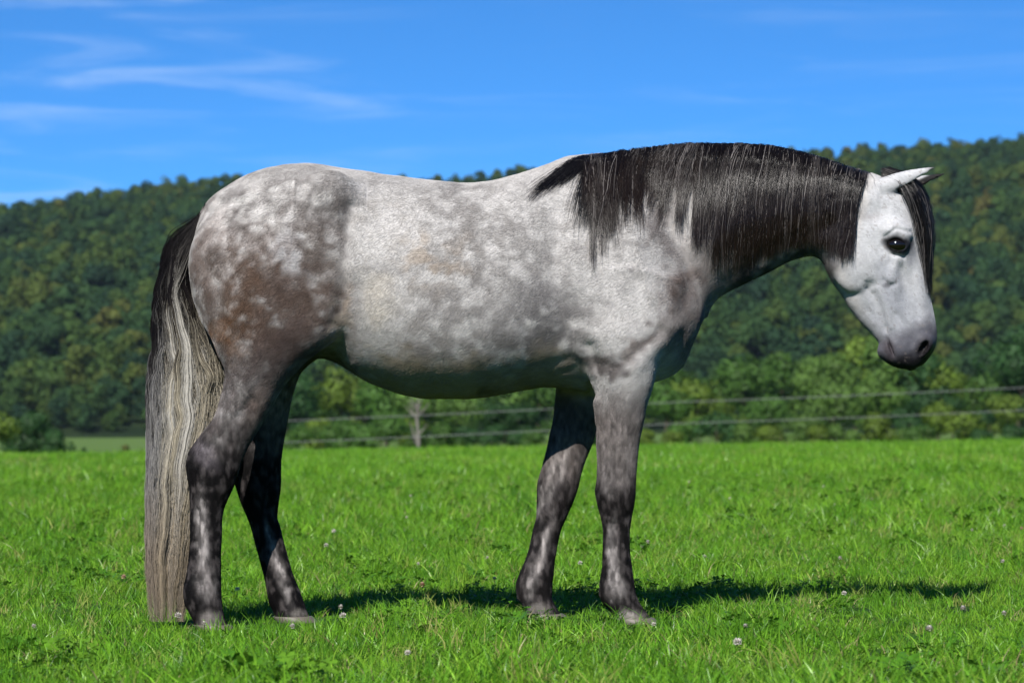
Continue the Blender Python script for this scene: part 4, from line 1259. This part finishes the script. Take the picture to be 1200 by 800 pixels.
# ================================================================== grass, clover
rngG = np.random.default_rng(11)
gr_ramp = [(0, G(.066, .190, .012)), (.35, G(.112, .280, .017)), (.7, G(.160, .345, .022)), (.93, G(.210, .375, .036)), (1, G(.29, .30, .09))]
grass_mat = leaf_material('grass blades', gr_ramp, .26, .36, noise_sc=16, var=.5)
clover_mat = leaf_material('clover leaves', [(0, G(.060, .180, .012)), (.6, G(.090, .225, .015)), (1, G(.12, .26, .018))], .30, .45, noise_sc=25, var=.3)
straw_mat = leaf_material('dry blades', [(0, G(.20, .17, .07)), (1, G(.34, .30, .15))], .25, .6, noise_sc=20, var=.3)

def tuft_mesh(name, nb, rad, hmin, hmax, wd, bend, mat, seg=3, lean=0.0, dry=0):
    V, Q, mi = [], [], []
    for i in range(nb):
        a = rngG.uniform(0, 6.28); r = rad * math.sqrt(rngG.random())
        x, y = r * math.cos(a), r * math.sin(a)
        h = rngG.uniform(hmin, hmax); w = wd * rngG.uniform(.6, 1.3)
        dirn = rngG.uniform(0, 6.28); bd = bend * rngG.uniform(.2, 1.5) + lean
        dx, dy = math.cos(dirn), math.sin(dirn)
        fa = rngG.uniform(0, 6.28); sx, sy = math.cos(fa), math.sin(fa)
        o = len(V)
        for s in range(seg + 1):
            t = s / seg
            cx = x + dx * bd * h * t * t; cy = y + dy * bd * h * t * t
            cz = h * (t - .32 * min(bd, 1.6) * t * t)
            ww = w * (1 - t ** 2.2) * .5 + .0003
            V += [(cx - sx * ww, cy - sy * ww, cz), (cx + sx * ww, cy + sy * ww, cz)]
        for s in range(seg):
            Q.append((o + 2 * s, o + 2 * s + 1, o + 2 * s + 3, o + 2 * s + 2)); mi.append(1 if i < dry else 0)
    me = bpy.data.meshes.new(name); me.from_pydata(V, [], Q)
    me.materials.append(mat); me.materials.append(straw_mat)
    me.polygons.foreach_set('material_index', np.array(mi, np.int32))
    me.polygons.foreach_set('use_smooth', np.ones(len(Q), bool)); me.update()
    return me

def clover_mesh(name, ns, rad, h):
    V, Q = [], []
    for i in range(ns):
        a = rngG.uniform(0, 6.28); r = rad * math.sqrt(rngG.random())
        x, y, z = r * math.cos(a), r * math.sin(a), h * rngG.uniform(.45, 1.0)
        o = len(V)
        V += [(x * .8 - .0008, y * .8, 0), (x * .8 + .0008, y * .8, 0), (x + .0008, y, z), (x - .0008, y, z)]; Q.append((o, o + 1, o + 2, o + 3))
        tl = rngG.normal(size=2) * .35
        a0 = rngG.uniform(0, 6.28); L = rngG.uniform(.011, .019)
        for k in range(3):
            b = a0 + k * 2.094
            o = len(V)
            for (u, v_) in ((0, 0), (.55, -.52), (1.0, -.34), (.93, 0), (1.0, .34), (.55, .52)):
                lx = L * (u * math.cos(b) - v_ * math.sin(b)); ly = L * (u * math.sin(b) + v_ * math.cos(b))
                V.append((x + lx, y + ly, z + lx * tl[0] + ly * tl[1] + abs(v_) * L * .25))
            Q += [(o, o + 1, o + 2, o + 3), (o, o + 3, o + 4, o + 5)]
    me = bpy.data.meshes.new(name); me.from_pydata(V, [], Q); me.materials.append(clover_mat); me.update()
    return me

def rosette_mesh(name, nl, L):
    V, Q = [], []
    for i in range(nl):
        a = i * 6.28 / nl + rngG.uniform(-.3, .3); l_ = L * rngG.uniform(.6, 1.1); up = rngG.uniform(.3, .9)
        o = len(V)
        for s in range(5):
            t = s / 4; w = l_ * .16 * math.sin(math.pi * (.12 + .86 * t)) + .001
            cx, cy, cz = l_ * t * math.cos(a), l_ * t * math.sin(a), l_ * (up * t - .55 * up * t * t * 1.2) + .01
            V += [(cx + w * math.sin(a), cy - w * math.cos(a), cz + .25 * w), (cx, cy, cz), (cx - w * math.sin(a), cy + w * math.cos(a), cz + .25 * w)]
        for s in range(4):
            b = o + 3 * s
            Q += [(b, b + 1, b + 4, b + 3), (b + 1, b + 2, b + 5, b + 4)]
    me = bpy.data.meshes.new(name); me.from_pydata(V, [], Q); me.materials.append(clover_mat); me.update()
    return me

def source(nm, meshes):
    c = bpy.data.collections.new(nm)
    for i, me in enumerate(meshes):
        c.objects.link(bpy.data.objects.new('%s_%02d' % (nm, i), me))
    return c
near_src = source('turf', [tuft_mesh('tuft', 34, .085, .035, .085, .0042, .75, grass_mat, lean=.1), tuft_mesh('tuft', 30, .08, .05, .115, .0045, .55, grass_mat),
                           tuft_mesh('tuft', 38, .09, .03, .07, .0038, 1.1, grass_mat, lean=.2, dry=1), tuft_mesh('tuft', 22, .05, .07, .15, .0048, .5, grass_mat, seg=4),
                           tuft_mesh('tuft', 30, .09, .04, .09, .0040, .9, grass_mat, dry=3), clover_mesh('clover', 26, .10, .075), clover_mesh('clover', 18, .08, .095), rosette_mesh('rosette', 9, .12)])
def field(xr, y0, y1, dens, smin, smax, probs, k0=0):
    """random points on the meadow, thinned to what the view and a few steps beside it can see"""
    n = int((y1 - y0) * 2 * xr * dens)
    X, Y = rngG.uniform(-xr, xr, n), rngG.uniform(y0, y1, n)
    keep = np.abs(X) < 1.5 + .38 * (Y + CAM_D)
    X, Y = X[keep], Y[keep]
    v = rngG.choice(len(probs), len(X), p=np.array(probs) / sum(probs))
    patch = fbm(X * 1.6, Y * 1.6, 0, 3, 301)
    s = rngG.uniform(smin, smax, len(X)) * (.52 + .92 * patch)
    calm = np.exp(-((Y - .6) / 1.3) ** 2)
    s = s * (1 - .30 * calm) * np.where(patch > .55, 1 - .22 * calm, 1)
    cl = fbm(X * .55 + 9, Y * .55, 0, 2, 302)
    return X, Y, v, s, cl
X, Y, v, s, cl = field(8, -4.5, 7, 200, .60, 1.08, [30, 22, 26, 6, 14, .7, .5, .4])
v = np.where((cl > .64) & (rngG.random(len(v)) < .08), rngG.choice([5, 6], len(v)), v)
hoofs = [(-.93, -.155), (-.67, .155), (.36, -.148), (.10, .148)]
for hx_, hy_ in hoofs: s = s * (1 - .62 * np.exp(-((X - hx_) / .20) ** 2 - ((Y - hy_ + .12) / .30) ** 2))
X2, Y2, v2, s2, _ = field(15, 7, 26, 62, .9, 1.5, [28, 24, 22, 6, 10, .7, .5, .4])
X = np.concatenate([X, X2]); Y = np.concatenate([Y, Y2]); v = np.concatenate([v, v2]); s = np.concatenate([s, s2])
scatter('grass', np.stack([X, Y, land_z(X, Y) - .004], 1), rngG.uniform(0, 6.28, len(X)), np.stack([s, s, s * rngG.uniform(.85, 1.15, len(s))], 1), v, near_src,
        'short lush green grass and clover of the meadow around the horse', tilt=rngG.normal(size=(len(X), 2)) * .14)['category'] = 'grass'
print('near tufts', len(X))
far_src = source('sward', [tuft_mesh('sward_tuft', 70, .42, .06, .15, .012, .6, grass_mat, seg=2), tuft_mesh('sward_tuft', 60, .42, .05, .13, .013, .8, grass_mat, seg=2, dry=1), tuft_mesh('sward_tuft', 60, .40, .08, .19, .012, .5, grass_mat, seg=2)])
X, Y, v, s, _ = field(42, 25, 92, 11, .9, 1.4, [3, 3, 1])
scatter('distant_grass', np.stack([X, Y, land_z(X, Y) - .004], 1), rngG.uniform(0, 6.28, len(X)), s * (1 + .3 * smooth01(40, 90, Y)), v, far_src,
        'bright green grass of the open meadow stretching away behind the horse')['category'] = 'grass'
print('far tufts', len(X))

# --- clover blossoms, one by one
pet, _, _, pb = new_mat('clover petals'); pb.inputs['Base Color'].default_value = (.60, .55, .50, 1); pb.inputs['Roughness'].default_value = .7
pb.inputs['Subsurface Weight'].default_value = 0.0
pink, _, _, kb = new_mat('withered petals'); kb.inputs['Base Color'].default_value = (.48, .30, .22, 1); kb.inputs['Roughness'].default_value = .8
def head_mesh(n, r):
    V, Q = [], []
    for i in range(n):
        zf = 1 - 2 * (i + .5) / n * .82; ph = i * 2.39996
        rr = math.sqrt(max(0, 1 - zf * zf))
        d = np.array([rr * math.cos(ph), rr * math.sin(ph), zf])
        t1 = np.cross(d, [.1, .2, 1]); t1 /= np.linalg.norm(t1)
        b = d * r * .35; o = len(V); w = r * .20
        tip = d * r * rngG.uniform(.9, 1.12) + np.array([0, 0, r * .12])
        V += [tuple(b - t1 * w * .5), tuple(b + t1 * w * .5), tuple((b + tip) / 2 + t1 * w), tuple(tip), tuple((b + tip) / 2 - t1 * w)]
        Q.append((o, o + 1, o + 2, o + 3, o + 4))
    return V, Q
hv, hf = head_mesh(46, .0105)
def mk(name, v, f, m):
    me = bpy.data.meshes.new(name); me.from_pydata(v, [], f); me.materials.append(m); me.update(); return me
head_w, head_p = mk('blossom', hv, hf, pet), mk('blossom', hv, hf, pink)
sv, sf = tube([(0, 0, 0), (.004, .002, .5), (0, 0, 1)], [.0012, .0011, .001], 5)
stem_m = mk('stem', sv, sf, clover_mat)
spots = [(1131, 720), (1086, 742), (985, 660), (1199, 786), (908, 598), (985, 700), (143, 668), (478, 605), (610, 745), (566, 602)]
spots = [(px, py, 0) for px, py in spots]
for i in range(62):
    py = 545 + 250 * rngG.random() ** 1.5
    spots.append((rngG.uniform(-40, 1240), py, 1))
for px, py, rnd in spots:
    h = rngG.uniform(.06, .10)
    d = FPX * (CAM_H - h) / (py - HOR)
    if d > 34: d = rngG.uniform(18, 34)
    X, Y = (px - 600) * d / FPX, d - CAM_D
    if any(math.hypot(X - a, Y - b) < .12 for a, b in hoofs): continue
    old = rngG.random() < .18
    r = bpy.data.objects.new('clover_flower', None); col.objects.link(r); r.location = (X, Y, float(land_z(X, Y))); r.rotation_euler = (rngG.normal() * .12, rngG.normal() * .12, rngG.uniform(0, 6))
    tag(r, 'withered brownish clover blossom on a thin stem among the grass' if old else 'small white clover blossom on a thin stem among the grass', 'flower',
        'withered clover blossoms in the meadow' if old else 'white clover blossoms in the meadow')
    k = rngG.uniform(.75, 1.2)
    b = bpy.data.objects.new('blossom', head_p if old else head_w); col.objects.link(b); b.parent = r; b.location = (0, 0, h); b.scale = (k, k, k * .9)
    st = bpy.data.objects.new('stem', stem_m); col.objects.link(st); st.parent = r; st.scale = (1, 1, h)
# ================================================================== the air between the meadow and the hill
hz = bpy.data.materials.new('air'); hz.use_nodes = True
n, l = hz.node_tree.nodes, hz.node_tree.links
n.remove(n['Principled BSDF'])
pv = n.new('ShaderNodeVolumePrincipled')
pv.inputs['Color'].default_value = (.62, .80, 1.0, 1); pv.inputs['Density'].default_value = .000026; pv.inputs['Anisotropy'].default_value = .0
l.new(pv.outputs[0], n['Material Output'].inputs['Volume'])
bx = [(x_, y_, z_) for x_ in (-1850, 1850) for y_ in (-45, 3650) for z_ in (-30, 260)]
hz_o = mesh_obj('haze', bx, [(0, 1, 3, 2), (4, 6, 7, 5), (0, 4, 5, 1), (2, 3, 7, 6), (0, 2, 6, 4), (1, 5, 7, 3)], hz)
tag(hz_o, kind='stuff')
